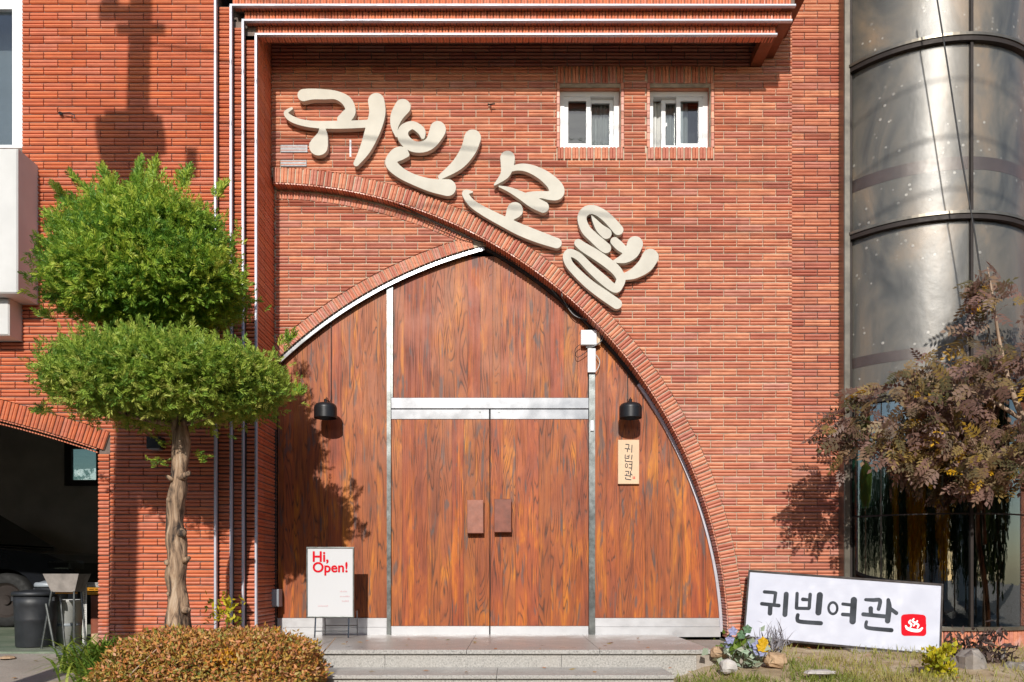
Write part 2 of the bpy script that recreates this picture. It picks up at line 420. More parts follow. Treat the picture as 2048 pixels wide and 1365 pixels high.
def make_glass(name, tint, refl=.10, rough=.0, wavy=.0):
    m, nt, b, o = mat_new(name)
    nt.nodes.remove(b)
    tr = nt.nodes.new('ShaderNodeBsdfTransparent'); tr.inputs['Color'].default_value = (*tint, 1)
    gl = nt.nodes.new('ShaderNodeBsdfGlossy'); gl.inputs['Roughness'].default_value = rough
    lw_ = nt.nodes.new('ShaderNodeLayerWeight'); lw_.inputs['Blend'].default_value = .5
    f = math_n(nt, 'ADD', math_n(nt, 'MULTIPLY', math_n(nt, 'POWER', lw_.outputs['Facing'], 4.0), .85), .04+refl)
    mx = nt.nodes.new('ShaderNodeMixShader'); nt.links.new(f, mx.inputs[0])
    nt.links.new(tr.outputs[0], mx.inputs[1]); nt.links.new(gl.outputs[0], mx.inputs[2]); nt.links.new(mx.outputs[0], o.inputs['Surface'])
    if wavy:
        bp = nt.nodes.new('ShaderNodeBump'); bp.inputs['Strength'].default_value = wavy; bp.inputs['Distance'].default_value = .02
        nt.links.new(math_n(nt, 'ADD', noise_n(nt, geo_pos(nt), 3.0, 2), math_n(nt, 'MULTIPLY', noise_n(nt, geo_pos(nt), 14.0, 3), .22)), bp.inputs['Height']); nt.links.new(bp.outputs[0], gl.inputs['Normal'])
    return m
M['glass'] = make_glass('window_glass', (.75, .78, .78), .06, .0, .05)
M['glass_dark'] = make_glass('dark_green_glass', (.50, .58, .54), .22, .0, .03)
M['glass_bay'] = make_glass('bronze_glass', (.92, .90, .87), .0, .40, .35)

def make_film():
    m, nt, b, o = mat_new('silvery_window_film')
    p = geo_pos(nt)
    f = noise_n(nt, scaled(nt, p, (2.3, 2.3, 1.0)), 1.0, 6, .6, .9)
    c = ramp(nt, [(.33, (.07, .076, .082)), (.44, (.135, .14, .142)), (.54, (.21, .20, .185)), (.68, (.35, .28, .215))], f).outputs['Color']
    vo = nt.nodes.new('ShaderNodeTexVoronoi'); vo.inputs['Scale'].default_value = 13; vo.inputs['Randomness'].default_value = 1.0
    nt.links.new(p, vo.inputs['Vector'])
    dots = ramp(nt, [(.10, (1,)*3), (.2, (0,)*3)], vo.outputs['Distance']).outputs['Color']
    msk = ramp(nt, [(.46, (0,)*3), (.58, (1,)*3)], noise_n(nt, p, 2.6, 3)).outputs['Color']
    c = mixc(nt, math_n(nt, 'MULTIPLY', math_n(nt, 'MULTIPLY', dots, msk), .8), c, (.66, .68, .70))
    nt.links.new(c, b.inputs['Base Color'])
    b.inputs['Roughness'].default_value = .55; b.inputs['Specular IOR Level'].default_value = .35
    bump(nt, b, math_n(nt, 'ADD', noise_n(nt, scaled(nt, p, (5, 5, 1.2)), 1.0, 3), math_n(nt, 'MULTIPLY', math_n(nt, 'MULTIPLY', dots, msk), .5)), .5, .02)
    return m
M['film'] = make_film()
M['film_dark'] = simple('dark_tape', (.10, .075, .075), .45, 0, .2, 9)

# ------------------------------------------------------------------ ground, steps, beds
def sheet(name, pts, mat, kind='structure', thick=None, sub=0):
    mb = MB(); n = len(pts)
    mb.add(pts, [tuple(range(n))])
    if thick:
        mb.add([(p[0], p[1], p[2]-thick) for p in pts] + list(pts), [(i, (i+1)%n, n+(i+1)%n, n+i) for i in range(n)])
    o = mb.build(name, mat); o['kind'] = kind
    return o
GZ = -.27
sheet('ground', [(-80,-90,GZ),(80,-90,GZ),(80,60,GZ),(-80,60,GZ)], M['concrete'])
sheet('road', [(-80,-13,GZ+.004),(80,-13,GZ+.004),(80,-6.8,GZ+.004),(-80,-6.8,GZ+.004)], M['asphalt'])
# garage floor and its ramp down to the street
o = MB().poly([(-9.2,-.07),(-3.12,-.07),(-3.12,-.3),(-9.2,-.3)], -.74, 5.0).build('garage_floor', M['greenfloor']); o['kind'] = 'structure'
mb = MB()
mb.add([(-9.2,-2.4,GZ+.01),(-2.95,-2.4,GZ+.01),(-2.95,-.745,-.085),(-9.2,-.745,-.085),(-9.2,-2.4,GZ-.1),(-2.95,-2.4,GZ-.1),(-2.95,-.745,GZ-.1),(-9.2,-.745,GZ-.1)],
       [(0,1,2,3),(0,4,5,1),(1,5,6,2),(2,6,7,3),(3,7,4,0)])
o = mb.build('driveway_ramp', M['concrete']); o['kind'] = 'structure'

# entrance steps (granite slabs)
LY = -1.36
steps = empty('entrance_steps', (0,-1,GZ), 'two grey granite entrance steps in front of the wooden double door', 'steps')
xs = [-2.6, -1.45, -.32, .62, 1.42]
for i in range(4):
    MB().cbox((xs[i]+.0015, LY, -.03), (xs[i+1]-.0015, .2, 0), .003).build('landing_slab', M['granite'], steps)
for a, b_ in ((-2.6,-.9),(-.9,.35),(.35,1.40)):
    MB().box((a+.0015, LY+.025, -.30), (b_-.0015, LY+.06, -.031)).build('riser', M['granite'], steps)
for a, b_ in ((-2.6,-1.3),(-1.3,-.1),(-.1,1.06)):
    MB().cbox((a+.0015, LY-.44, -.15), (b_-.0015, LY+.024, -.125), .003).build('tread_slab', M['granite'], steps)
    MB().box((a+.0015, LY-.415, -.33), (b_-.0015, LY-.38, -.151)).build('riser', M['granite'], steps)

# garden bed on the right: uneven dry soil
def height_bed(x, y):
    h = -.06 + .05*(y+.2) + .03*noise.noise(Vector((x*1.7, y*1.7, 3))) + .012*noise.noise(Vector((x*7, y*7, 1)))
    e = min(1, max(0, (x-1.05)/.35))                 # falls to the step edge
    h2 = h*e + (-.24)*(1-e)
    if y < -1.9: h2 += (y+1.9)*.10
    return h2
nx, ny = 70, 46
bx = np.linspace(1.06, 6.2, nx); by = np.linspace(-3.6, .05, ny)
V = np.array([[x, y, height_bed(x, y)] for y in by for x in bx])
Fq = np.array([[j*nx+i, j*nx+i+1, (j+1)*nx+i+1, (j+1)*nx+i] for j in range(ny-1) for i in range(nx-1)])
o = bulk('garden_bed', V, Fq.ravel(), 4, M['soil']); o['kind'] = 'structure'
# small planting bed on the left, under the hedge
V = np.array([[x, y, -.15 + .03*noise.noise(Vector((x*3, y*3, 0))) + (-.12 if (x < -3.0 or y < -2.4) else 0)] for y in np.linspace(-2.6, -.58, 24) for x in np.linspace(-3.1, -1.2, 26)])
Fq = np.array([[j*26+i, j*26+i+1, (j+1)*26+i+1, (j+1)*26+i] for j in range(23) for i in range(25)])
o = bulk('planting_bed', V, Fq.ravel(), 4, M['soil']); o['kind'] = 'structure'

# ------------------------------------------------------------------ building
B = empty('motel_building', (0,0,0), 'orange-red ribbed brick motel front with pointed-arch wooden entrance and curved glass bay', 'building')
CO, PI_L, JT = .0625, .2265, .0072          # course height, brick pitch, joint
TH, TL = CO-JT, PI_L-JT
# ribbed face tile: two rounded ribs; profile in (z, depth)
PROF = [(0,0),(.0030,-.010),(.0130,-.0175),(.0230,-.013),(TH/2,-.001),(TH-.0230,-.013),(TH-.0130,-.0175),(TH-.0030,-.010),(TH,0)]
def tile_geo(xa, xb, prof=PROF):
    n = len(prof)
    v = [(xa[i], p[1], p[0]) for i, p in enumerate(prof)] + [(xb[i], p[1], p[0]) for i, p in enumerate(prof)]
    f = [(i, n+i, n+i+1, i+1) for i in range(n-1)] + [tuple(range(n)), tuple(range(2*n-1, n-1, -1))]
    return v, f
def tile_mesh(name, length, mat, prof=PROF, xcenter=True):
    h = length/2
    v, f = tile_geo([-h]*len(prof), [h]*len(prof), prof)
    v = [(x, y, z - prof[-1][0]/2) for x, y, z in v]
    me = bpy.data.meshes.new(name); me.from_pydata(v, [], f); me.materials.append(mat); me.update(); return me
brick_me = tile_mesh('brick', TL, M['brick'])
brick_left_me = tile_mesh('brick', TL, M['brick_left'])

def lay(parent, x0, x1, z0, z1, y, me, mat, Lfn=None, Rfn=None, holes=(), limit=300, phase=0.0, name='brick', view=None):
    """running bond; whole bricks are objects (up to limit), cut bricks and the rest one joined part"""
    full = []; cut = MB()
    k = 0; z = z0
    while z < z1 - 1e-4:
        zs = [z + p[0] for p in PROF]
        off = (k % 2)*PI_L/2 + phase
        ni = int(math.floor((x0-off)/PI_L)) - 1
        while True:
            a = off + ni*PI_L; b = a + TL; ni += 1
            if a > x1: break
            if b < x0: continue
            segs = [(a, b)]
            for (hx0, hx1, hz0, hz1) in holes:
                if z + TH*.5 > hz0 and z + TH*.5 < hz1:
                    nsg = []
                    for (p, q) in segs:
                        if q <= hx0 or p >= hx1: nsg.append((p, q))
                        else:
                            if p < hx0: nsg.append((p, hx0))
                            if q > hx1: nsg.append((hx1, q))
                    segs = nsg
            for (p, q) in segs:
                if q - p < .008: continue
                xa = [max(p, x0, Lfn(zz) if Lfn else -9e9) for zz in zs]
                xb = [min(q, x1, Rfn(zz) if Rfn else 9e9) for zz in zs]
                w = [d - c for c, d in zip(xa, xb)]
                if max(w) < .008: continue
                if min(w) > TL - 1e-5:
                    full.append(((p+q)/2, z + TH/2))
                else:
                    xm = [max(c, d) for c, d in zip(xa, xb)]
                    v, f = tile_geo(xa, xm)
                    cut.add([(vx, vy + y, vz + z) for vx, vy, vz in v], f)
        z += CO; k += 1
    if view: full.sort(key=view)
    for (x, zz) in full[:limit]:
        inst(name, me, (x, y + random.uniform(-.0012, .0012), zz), parent, (random.gauss(0, .004), random.gauss(0, .0015), random.gauss(0, .002)))
    for (x, zz) in full[limit:]:
        j = random.uniform(-.0012, .0012)
        v, f = tile_geo([-TL/2]*9, [TL/2]*9)
        cut.add([(vx + x, vy + y + j, vz + zz - TH/2) for vx, vy, vz in v], f)
    if cut.v:
        o = cut.build('brickwork', mat, parent); o['kind'] = 'stuff'

# -- 2D fill helper (outline loops in X,Z -> solid slab)
def fill_mesh(name, loops, y0, y1, mat, parent=None, bevel=0.0, origin=None):
    cu = bpy.data.curves.new('tmp', 'CURVE'); cu.dimensions = '2D'; cu.fill_mode = 'BOTH'
    cu.extrude = abs(y1-y0)/2 - bevel; cu.bevel_depth = bevel; cu.bevel_resolution = 2; cu.offset = -bevel
    for lp in loops:
        sp = cu.splines.new('POLY'); sp.points.add(len(lp)-1)
        for q, (x, z) in zip(sp.points, lp): q.co = (x, z, 0, 1)
        sp.use_cyclic_u = True
    tmp = bpy.data.objects.new('tmp', cu); C.objects.link(tmp)
    dg = bpy.context.evaluated_depsgraph_get(); dg.update()
    me0 = tmp.evaluated_get(dg).to_mesh()
    v = np.empty(len(me0.vertices)*3); me0.vertices.foreach_get('co', v); v = v.reshape(-1,3)
    fs = [tuple(p.vertices) for p in me0.polygons]
    mb = MB(); ym = (y0+y1)/2
    mb.v = [(x, ym - z, yy) for x, yy, z in v]; mb.f = fs
    tmp.evaluated_get(dg).to_mesh_clear(); bpy.data.objects.remove(tmp); bpy.data.curves.remove(cu)
    return mb.build(name, mat, parent, origin=origin)

# -- arch geometry (world XZ)
CB = (-2.15, -.10); RB_OUT, RB_IN = 4.165, 4.025        # big quarter ring
CS = (.759, -.549); RS_IN, RS_OUT = 4.10, 4.205         # small left arc
YB, YD = .085, .155                                     # recessed upper-left field, door plane
XL = WX(545); XR = WX(1583)
def bigx(z, r):
    d = r*r - (z-CB[1])**2
    return CB[0] + math.sqrt(d) if d > 0 else -99
def smallx(z, r):
    d = r*r - (z-CS[1])**2
    return CS[0] - math.sqrt(d) if d > 0 else 99
def arc(c, r, a0, a1, n): return [(c[0]+r*math.cos(a0+(a1-a0)*i/n), c[1]+r*math.sin(a0+(a1-a0)*i/n)) for i in range(n+1)]
TOPZ = 5.6
a_left = math.acos((XL-.02-CB[0])/RB_OUT)
RM = (RB_OUT+RB_IN)/2
w_holes = []
for (p0, p1) in ((1120, 1241), (1300, 1421)):
    w_holes.append((WX(p0), WX(p1), WZ(296), WZ(168)))
cw = fill_mesh('wall', [[(XL-.02, TOPZ), (XR, TOPZ), (XR, -.3)] + arc(CB, RM, math.asin((-.3-CB[1])/RM), math.acos((XL-.02-CB[0])/RM), 60)] +
               [[(a,c),(b,c),(b,d),(a,d)] for a,b,c,d in w_holes], 0, .06, M['mortar'], B)
tag(cw, 'wide recessed brick wall above and right of the arch')
pad = .032
b_holes = [(a-pad, b+pad, c-.105, d+.14) for a,b,c,d in w_holes]
lay(cw, XL, XR, -.30, TOPZ-.2, 0, brick_me, M['brick'], Lfn=lambda z: bigx(z, RB_OUT+.004), holes=b_holes, limit=300,
    phase=.03, view=lambda q: abs(q[0]-.9) + abs(q[1]-2.6))
# recessed field between the two arcs
zB0 = WZ(712, YB)
def Rfield(z): return min(bigx(z, RB_IN-.095), smallx(z, RS_OUT+.004))
n = 40
zz = [zB0 + (bigz - zB0)*i/n for bigz in [CB[1]+math.sqrt((RB_IN)**2-(XL-CB[0])**2)+.02] for i in range(n+1)]
fieldpoly = [(XL-.02, zz[0])] + [(max(XL, min(bigx(z, RM), smallx(z, RS_IN+.01))), z) for z in zz] + [(XL-.02, zz[-1])]
fw = fill_mesh('wall', [fieldpoly], YB, YB+.05, M['mortar'], B)
tag(fw, 'narrow brick field between the two arch curves')
lay(fw, XL, .3, zB0-.06, zz[-1], YB, brick_me, M['brick'], Rfn=Rfield, limit=300, phase=.08)
# core slab behind everything, so no light leaks through
MB().box((-3.2, .34, -.3), (2.85, .6, TOPZ)).build('wall_core', M['dark'], B)

# big ring: face tiles and intrados tiles
ring = empty('arch', (0,0,0), 'big quarter-circle brick arch sweeping down to the right', None); del ring['label']; put(ring, B)
RW = RB_OUT-RB_IN-.012
ring_me = tile_mesh('arch_tile', RW, M['brick'])
PROF2 = [(0,0),(.003,-.007),(.011,-.011),(.018,-.009),(.0235,-.003),(.029,-.009),(.036,-.011),(.044,-.007),(.047,0)]
intr_me = tile_mesh('arch_soffit_tile', .175, M['brick'], PROF2)
a0, a1 = math.asin((-.02-CB[1])/RB_OUT), math.acos((XL+.012-CB[0])/RB_OUT)
nt_ = int((a1-a0)*RB_IN/.0625)
for i in range(nt_):
    a = a0 + (a1-a0)*(i+.5)/nt_
    r = (RB_OUT+RB_IN)/2
    inst('arch_tile', ring_me, (CB[0]+r*math.cos(a), -.018 + random.uniform(-.002,.002), CB[1]+r*math.sin(a)), ring, (0, -a + random.gauss(0,.004), 0))
ns_ = int((a1-a0)*RB_IN/.0505)
RI = RB_IN + .003
for i in range(ns_):
    a = a0 + (a1-a0)*(i+.5)/ns_
    # rib outward normal points to the arch centre, length runs into depth
    m = Matrix.Identity(3)
    ex = Vector((0,1,0)); ey = Vector((math.cos(a),0,math.sin(a))); ez = ex.cross(ey)
    m = Matrix((ex, ey, ez)).transposed()
    inst('arch_soffit_tile', intr_me, (CB[0]+RI*math.cos(a), .062, CB[1]+RI*math.sin(a)), ring, m.to_euler())
# ring core (mortar)
core = arc(CB, RB_OUT-.006, a0, a1, 80) + arc(CB, RB_IN+.004, a1, a0, 80)
MB().poly(core, -.016, .15).build('arch_core', M['mortar'], ring)
# half tiles set under the ring on the recessed field
half_me = tile_mesh('arch_tile', .06, M['brick'], PROF2)
aA = math.acos((.02-.35-CB[0])/RB_IN); r2 = RB_IN-.058
nh = int((a1-aA)*r2/.0505)
for i in range(nh):
    a = aA + (a1-aA)*(i+.5)/nh
    x = CB[0]+r2*math.cos(a); z = CB[1]+r2*math.sin(a)
    if x < XL or x > smallx(z, RS_OUT-.05): continue
    inst('arch_tile', half_me, (x, YB-.003, z), ring, (0, -a, 0))
# small left arc
ring2 = empty('arch', (0,0,0), 'x', None); del ring2['label']; put(ring2, B)
sm_me = tile_mesh('arch_tile', RS_OUT-RS_IN-.008, M['brick'], PROF2)
# angles measured around CS, on its left side
apx = None
for k in range(2000):
    a = math.pi - .2 - k*.0008
    x = CS[0]+RS_IN*math.cos(a); z = CS[1]+RS_IN*math.sin(a)
    if (x-CB[0])**2+(z-CB[1])**2 > (RB_IN-.01)**2 and z > 1: apx = a; break
as0 = math.pi - math.acos((CS[0]-XL)/RS_IN)
ns2 = int((as0-apx)*RS_IN/.0505)
for i in range(ns2):
    a = apx + (as0-apx)*(i+.5)/ns2
    r = (RS_IN+RS_OUT)/2
    x = CS[0]+r*math.cos(a); z = CS[1]+r*math.sin(a)
    if (x-CB[0])**2+(z-CB[1])**2 > (RB_IN-.03)**2: continue
    inst('arch_tile', sm_me, (x, YB-.004, z), ring2, (0, -a, 0))
MB().poly(arc(CS, RS_OUT-.004, apx, as0, 50)+arc(CS, RS_IN+.002, as0, apx, 50), YB-.002, YD+.03).build('arch_core', M['mortar'], ring2)

# -- door wall: planks clipped to the pointed opening
def inside_loop(rb, rs, zbot, xl):
    pts = []
    for i in range(81):
        z = zbot + (4.2-zbot)*i/80
        pts.append(z)
    L = []; R = []
    for z in pts:
        l = max(xl, smallx(z, rs)) if smallx(z, rs) != 99 else None
        r = bigx(z, rb)
        if l is None or r <= l: break
        L.append((l, z)); R.append((r, z))
    return R + L[::-1]
opening = inside_loop(RB_IN-.028, RS_IN-.03, -.02, XL+.004)
def clip_conv(poly, conv):
    ar = sum(conv[i][0]*conv[(i+1)%len(conv)][1]-conv[(i+1)%len(conv)][0]*conv[i][1] for i in range(len(conv)))
    if ar < 0: conv = conv[::-1]
    out = poly
    for i in range(len(conv)):
        ax, az = conv[i]; bx_, bz = conv[(i+1)%len(conv)]
        ex, ez = bx_-ax, bz-az
        if abs(ex)+abs(ez) < 1e-9: continue
        inp = out; out = []
        for j in range(len(inp)):
            p = inp[j]; q = inp[(j+1)%len(inp)]
            sp = ex*(p[1]-az)-ez*(p[0]-ax); sq = ex*(q[1]-az)-ez*(q[0]-ax)
            if sp >= 0: out.append(p)
            if (sp >= 0) != (sq >= 0):
                t = sp/(sp-sq); out.append((p[0]+(q[0]-p[0])*t, p[1]+(q[1]-p[1])*t))
        if not out: return []
    return out
def planks(parent, px0, px1, z0, z1, y, wide=.105, clip=True):
    x0, x1 = WX(px0, y), WX(px1, y)
    nP = max(1, round((x1-x0)/wide)); ed = [x0 + (x1-x0)*i/nP for i in range(nP+1)]
    for i in range(1, nP): ed[i] += random.uniform(-.02, .02)
    for i in range(nP):
        q = [(ed[i]+.0006, z0), (ed[i+1]-.0006, z0), (ed[i+1]-.0006, z1), (ed[i]+.0006, z1)]
        if clip: q = clip_conv(q, opening)
        if len(q) < 3: continue
        MB().poly(q, y + random.uniform(-.0012, .0012), y+.03).build('plank', M['wood'], parent)
def part(name, parent=B, label=None):
    e = bpy.data.objects.new(name, None); e.empty_display_size = .1; C.objects.link(e)
    if label: e['label'] = label
    return put(e, parent)
zb = WZ(1236, YD); zt = WZ(797, YD); zdt = WZ(840, YD); zdb = WZ(1252, YD); zr = WZ(1273, YD)
MB().poly(opening, YD+.032, YD+.06).build('panel_backing', M['dark'], B)
lp = part('side_panel', B, 'stained plank panel left of the doors, half in tree shadow')
planks(lp, 545, 774, zb, 4.0, YD)
rp = part('side_panel', B, 'stained plank panel right of the doors, under the small plaque')
planks(rp, 1190, 1460, zb, 4.0, YD)
tp = part('transom_panel', B, 'pointed stained plank panel above the doors')
planks(tp, 787, 1176, WZ(797, YD), 4.2, YD)
for (p0, p1, hx0, hx1, hz0, hz1, hm) in ((783, 979, 934, 967, 1067, 1000, 'handle_pale'), (981, 1177, 988, 1023, 1065, 998, 'handle')):
    d = part('door', B)
    d['label'] = 'left door leaf with the paler wooden handle block' if p0 < 900 else 'right door leaf with the red-brown wooden handle block'
    planks(d, p0, p1, zdb, zdt, YD-.012)
    MB().cbox((WX(p0,YD), YD-.018, zdt+.002), (WX(p1,YD)-.002, YD+.02, WZ(820,YD)), .002).build('top_rail', M['steel'], d)
    MB().cbox((WX(p0,YD), YD-.018, zr), (WX(p1,YD)-.002, YD+.02, zdb-.002), .002).build('kick_plate', M['kick'], d)
    MB().cbox((WX(hx0,YD-.09), YD-.09, WZ(hz0,YD-.09)), (WX(hx1,YD-.09), YD-.045, WZ(hz1,YD-.09)), .004).build('handle', M[hm], d)
    for hz in (.3, .7):
        z_ = WZ(hz0,YD-.09)*(1-hz)+WZ(hz1,YD-.09)*hz; xm = (WX(hx0,YD-.09)+WX(hx1,YD-.09))/2
        MB().tube([(xm, YD-.05, z_), (xm, YD-.01, z_)], .009).build('handle_post', M['steel_dull'], d)
    xs_ = WX(960 if p0 < 900 else 998, YD)
    MB().tube([(xs_, YD-.019, WZ(825,YD)), (xs_, YD-.0225, WZ(825,YD))], .008, 10).build('bolt', M['steel_dull'], d)
df = part('door_frame', B)
def clipped_box(p0, p1, z0, z1, y0, y1, name, mat, parent):
    q = clip_conv([(WX(p0,YD), z0), (WX(p1,YD), z0), (WX(p1,YD), z1), (WX(p0,YD), z1)], opening)
    return MB().poly(q, y0, y1).build(name, mat, parent)
clipped_box(774.5, 782.5, .0, 4, YD-.03, YD+.02, 'frame_post', M['steel_dull'], df)
clipped_box(783.0, 786.5, zt, 4, YD-.028, YD+.02, 'frame_post', M['steel_dull'], df)
clipped_box(1177.5, 1189.5, .0, 4, YD-.03, YD+.02, 'frame_post', M['steel_dull'], df)
MB().cbox((WX(783,YD), YD-.033, WZ(819,YD)), (WX(1177,YD), YD+.02, zt-.001), .003).build('transom_bar', M['steel'], df)
def base_plate(p0, p1, steps_, label):
    for (ya, yb_) in steps_:
        q = clip_conv([(WX(p0,YD), WZ(yb_,YD)), (WX(p1,YD), WZ(yb_,YD)), (WX(p1,YD), WZ(ya,YD)), (WX(p0,YD), WZ(ya,YD))], opening)
        MB().poly(q, YD-.02-.006*(ya > 1245), YD+.02).build('kick_plate', M['kick'], df)
base_plate(545, 774, ((1236.5, 1254.5), (1255, 1274)), '')
base_plate(1190, 1460, ((1236.5, 1253.5), (1254, 1274)), '')
# steel edging along both curves of the opening
def strip_along(name, c, r0, r1, a_0, a_1, y0, y1, mat, parent, n=60):
    MB().poly(arc(c, r1, a_0, a_1, n) + arc(c, r0, a_1, a_0, n), y0, y1).build(name, mat, parent, False)
strip_along('arch_trim', CS, RS_IN-.034, RS_IN, apx+.004, as0, YB+.012, YD+.01, M['steel'], df)
ab1 = math.atan2(WZ(760,YD)-CB[1], WX(1290,YD)-CB[0])
apb = math.atan2(CS[1]+RS_IN*math.sin(apx)-CB[1], CS[0]+RS_IN*math.cos(apx)-CB[0])
strip_along('arch_trim', CB, RB_IN-.032, RB_IN-.006, a0+.012, ab1, YD-.03, YD+.02, M['alu'], df)
strip_along('arch_trim', CB, RB_IN-.032, RB_IN-.006, ab1, apb, YD-.03, YD+.02, M['bronze_dark'], df)

# -- left front wall (in the plane of the outer frame) with the garage arch
P1, P2, P3, P4 = -.60, -.54, -.48, -.42
X1, X2, X3, X4 = WX(432,P1), WX(463,P2), WX(487,P3), WX(513,P4)
Z1, Z2, Z3, Z4 = 5.185, WZ(14,P2), WZ(44,P3), WZ(72,P4)
GXC, GR = WX(-600,P1), 2500*(D+P1)/F
GZC = WZ(799,P1) - math.sqrt(GR*GR-(0-(-600))**2*((D+P1)/F)**2)
GJ = WX(222,P1)                       # outer edge of jamb band
GJI = WX(199,P1)
def gz(x, r): return GZC + math.sqrt(r*r-(x-GXC)**2)
XW0 = WX(-560,P1)
FLOORZ = -.30
winL = (WX(-200,P1), WX(45,P1), WZ(296,P1), WZ(-90,P1))
arcpts = [(GJI + (XW0-GJI)*i/30, gz(GJI + (XW0-GJI)*i/30, GR-.16)) for i in range(31)]
lw = fill_mesh('wall', [[(X1, FLOORZ), (X1, TOPZ), (XW0-1.5, TOPZ), (XW0-1.5, FLOORZ), (XW0, FLOORZ)] + arcpts[::-1] + [(GJI, FLOORZ)],
                        [(winL[0],winL[2]),(winL[1],winL[2]),(winL[1],winL[3]),(winL[0],winL[3])]], P1, P1+.07, M['mortar_dark'], B)
tag(lw, 'projecting brick wall on the left with the garage opening')
lh = [(winL[0]-.5, winL[1]+.006, winL[2]-.02, 9)]
def Lgar(z):
    if z < gz(GJ, GR): 
        return GJ
    d = GR*GR-(z-GZC)**2
    return GXC + math.sqrt(d) + .004 if d > 0 else -99
lay(lw, WX(-45,P1), X1-.012, -.30, TOPZ, P1, brick_left_me, M['brick_left'], Lfn=Lgar, holes=lh, limit=300, phase=.015,
    view=lambda q: abs(q[0]+3.0)*.6 + abs(q[1]-3.2))
ga = part('garage_arch', B, 'flat brick arch over the garage opening')
g_me = tile_mesh('arch_tile', .148, M['brick_left']); gs_me = tile_mesh('arch_soffit_tile', .14, M['brick_left'], PROF2)
aG0 = math.acos((GJ-GXC)/GR); aG1 = math.acos((WX(-80,P1)-GXC)/GR)
ng = int((aG1-aG0)*GR/.0625)
for i in range(ng):
    a = aG0+(aG1-aG0)*(i+.5)/ng; r = GR-.078
    inst('arch_tile', g_me, (GXC+r*math.cos(a), P1-.012, GZC+r*math.sin(a)), ga, (0, -a, 0))
for (rr, yy) in ((GR-.158, P1+.06), (GR-.183, P1+.10)):
    ng2 = int((aG1-aG0)*GR/.0505)
    for i in range(ng2):
        a = aG0 + .006 + (aG1-aG0-.006)*(i+.5)/ng2
        ex = Vector((0,1,0)); ey = Vector((math.cos(a),0,math.sin(a))); ez = ex.cross(ey)
        inst('arch_soffit_tile', gs_me, (GXC+rr*math.cos(a), yy, GZC+rr*math.sin(a)), ga, Matrix((ex,ey,ez)).transposed().to_euler())
q = [(GXC+(GR-.004)*math.cos(aG0+(aG1-aG0)*i/20), GZC+(GR-.004)*math.sin(aG0+(aG1-aG0)*i/20)) for i in range(21)]
q += [(GXC+(GR-.156)*math.cos(aG1+(aG0-aG1)*i/20), GZC+(GR-.156)*math.sin(aG1+(aG0-aG1)*i/20)) for i in range(21)]
MB().poly(q, P1-.010, P1+.16).build('arch_core', M['mortar_dark'], ga)
jb_me = tile_mesh('jamb_tile', GJ-GJI-.006, M['brick_left'])
z = -.10
while z < gz(GJ, GR)-.16:
    inst('jamb_tile', jb_me, ((GJ+GJI)/2-.002, P1-.010, z), ga); z += CO
MB().box((GJI+.004, P1-.008, -.3), (GJ-.002, P1+.25, gz(GJ,GR)-.15)).build('jamb_core', M['mortar_dark'], ga)

# -- stepped portal frame: left jambs and top cornice
fr = part('portal_frame', B, 'stepped brick frame with silver edge strips left and above')
zj0 = -.25
def jamb(xa, xb, y, ztop, ynext):
    me = tile_mesh('frame_tile', xb-xa-.004, M['brick_left'])
    z = zj0
    while z < ztop-.02:
        inst('frame_tile', me, ((xa+xb)/2, y-.001, z), fr, (0, random.gauss(0,.006), 0)); z += CO
    MB().box((xa-.03, y+.001, -.3), (xb-.003, ynext, ztop)).build('frame_core', M['mortar_dark'], fr)
jamb(X1+.004, X2, P2, Z2, P3+.02)
jamb(X2+.004, X3, P3, Z3, P4+.02)
jamb(X3+.004, X4-.004, P4, Z4, P4+.06)
# side of the innermost step: ribbed headers running back to the door plane, facing right
rv = MB(); z = zj0
while z < TOPZ-.1:
    v, f = tile_geo([P4+.006]*9, [-.205]*9); rv.add([(X4-.004-vy*.6, vx, vz+z) for vx, vy, vz in v], f)
    v, f = tile_geo([-.199]*9, [YD-.0]*9); rv.add([(X4-.004-vy*.6, vx, vz+z) for vx, vy, vz in v], f)
    z += CO
o = rv.build('reveal_tiling', M['brick_left'], fr); o['kind'] = 'stuff'
MB().box((X4-.2, P4+.001, -.3), (X4-.005, .34, Z4+.3)).build('frame_core', M['mortar_dark'], fr)
MB().box((X1-.3, P1+.071, -.3), (X1-.002, .0, TOPZ)).build('frame_core', M['mortar_dark'], fr)
rw_ = .0085
for (x, y, zt_) in ((X1,P1,TOPZ),(X2,P2,Z2+.009),(X3,P3,Z3+.009),(X4,P4,Z4+.009)):
    MB().cbox((x-.012, y-.018, -.24), (x+.008, y+.012, zt_), .004).build('edge_strip', M['alu'], fr)
# cornice (three soldier steps and the wall above)
co = part('cornice', B, 'stepped brick cornice shading the top of the wall')
XE1, XE2, XE3, XE4 = WX(1618,P1), WX(1590,P2), WX(1583,P3), WX(1553,P4)
def soldiers(xa, xb, y, z0, z1, nm='cornice_tiling', mat=None):
    mb = MB(); x = xa
    h = z1-z0
    while x < xb-.03:
        v, f = tile_geo([0]*9, [h]*9, PROF2)
        mb.add([(x+.0235-(vz-.0235), vy+y, z0+vx) for vx, vy, vz in v], f); x += .0505
    o = mb.build(nm, mat or M['brick_left'], co); o['kind'] = 'stuff'
def soffit(xa, xb, ya, yb_, z):
    mb = MB(); x = xa
    while x < xb-.03:
        v, f = tile_geo([ya]*9, [yb_]*9, PROF2)
        mb.add([(x+vz, vx, z+vy*.6) for vx, vy, vz in v], f); x += .0505
    o = mb.build('soffit_tiling', M['brick_left'], co); o['kind'] = 'stuff'
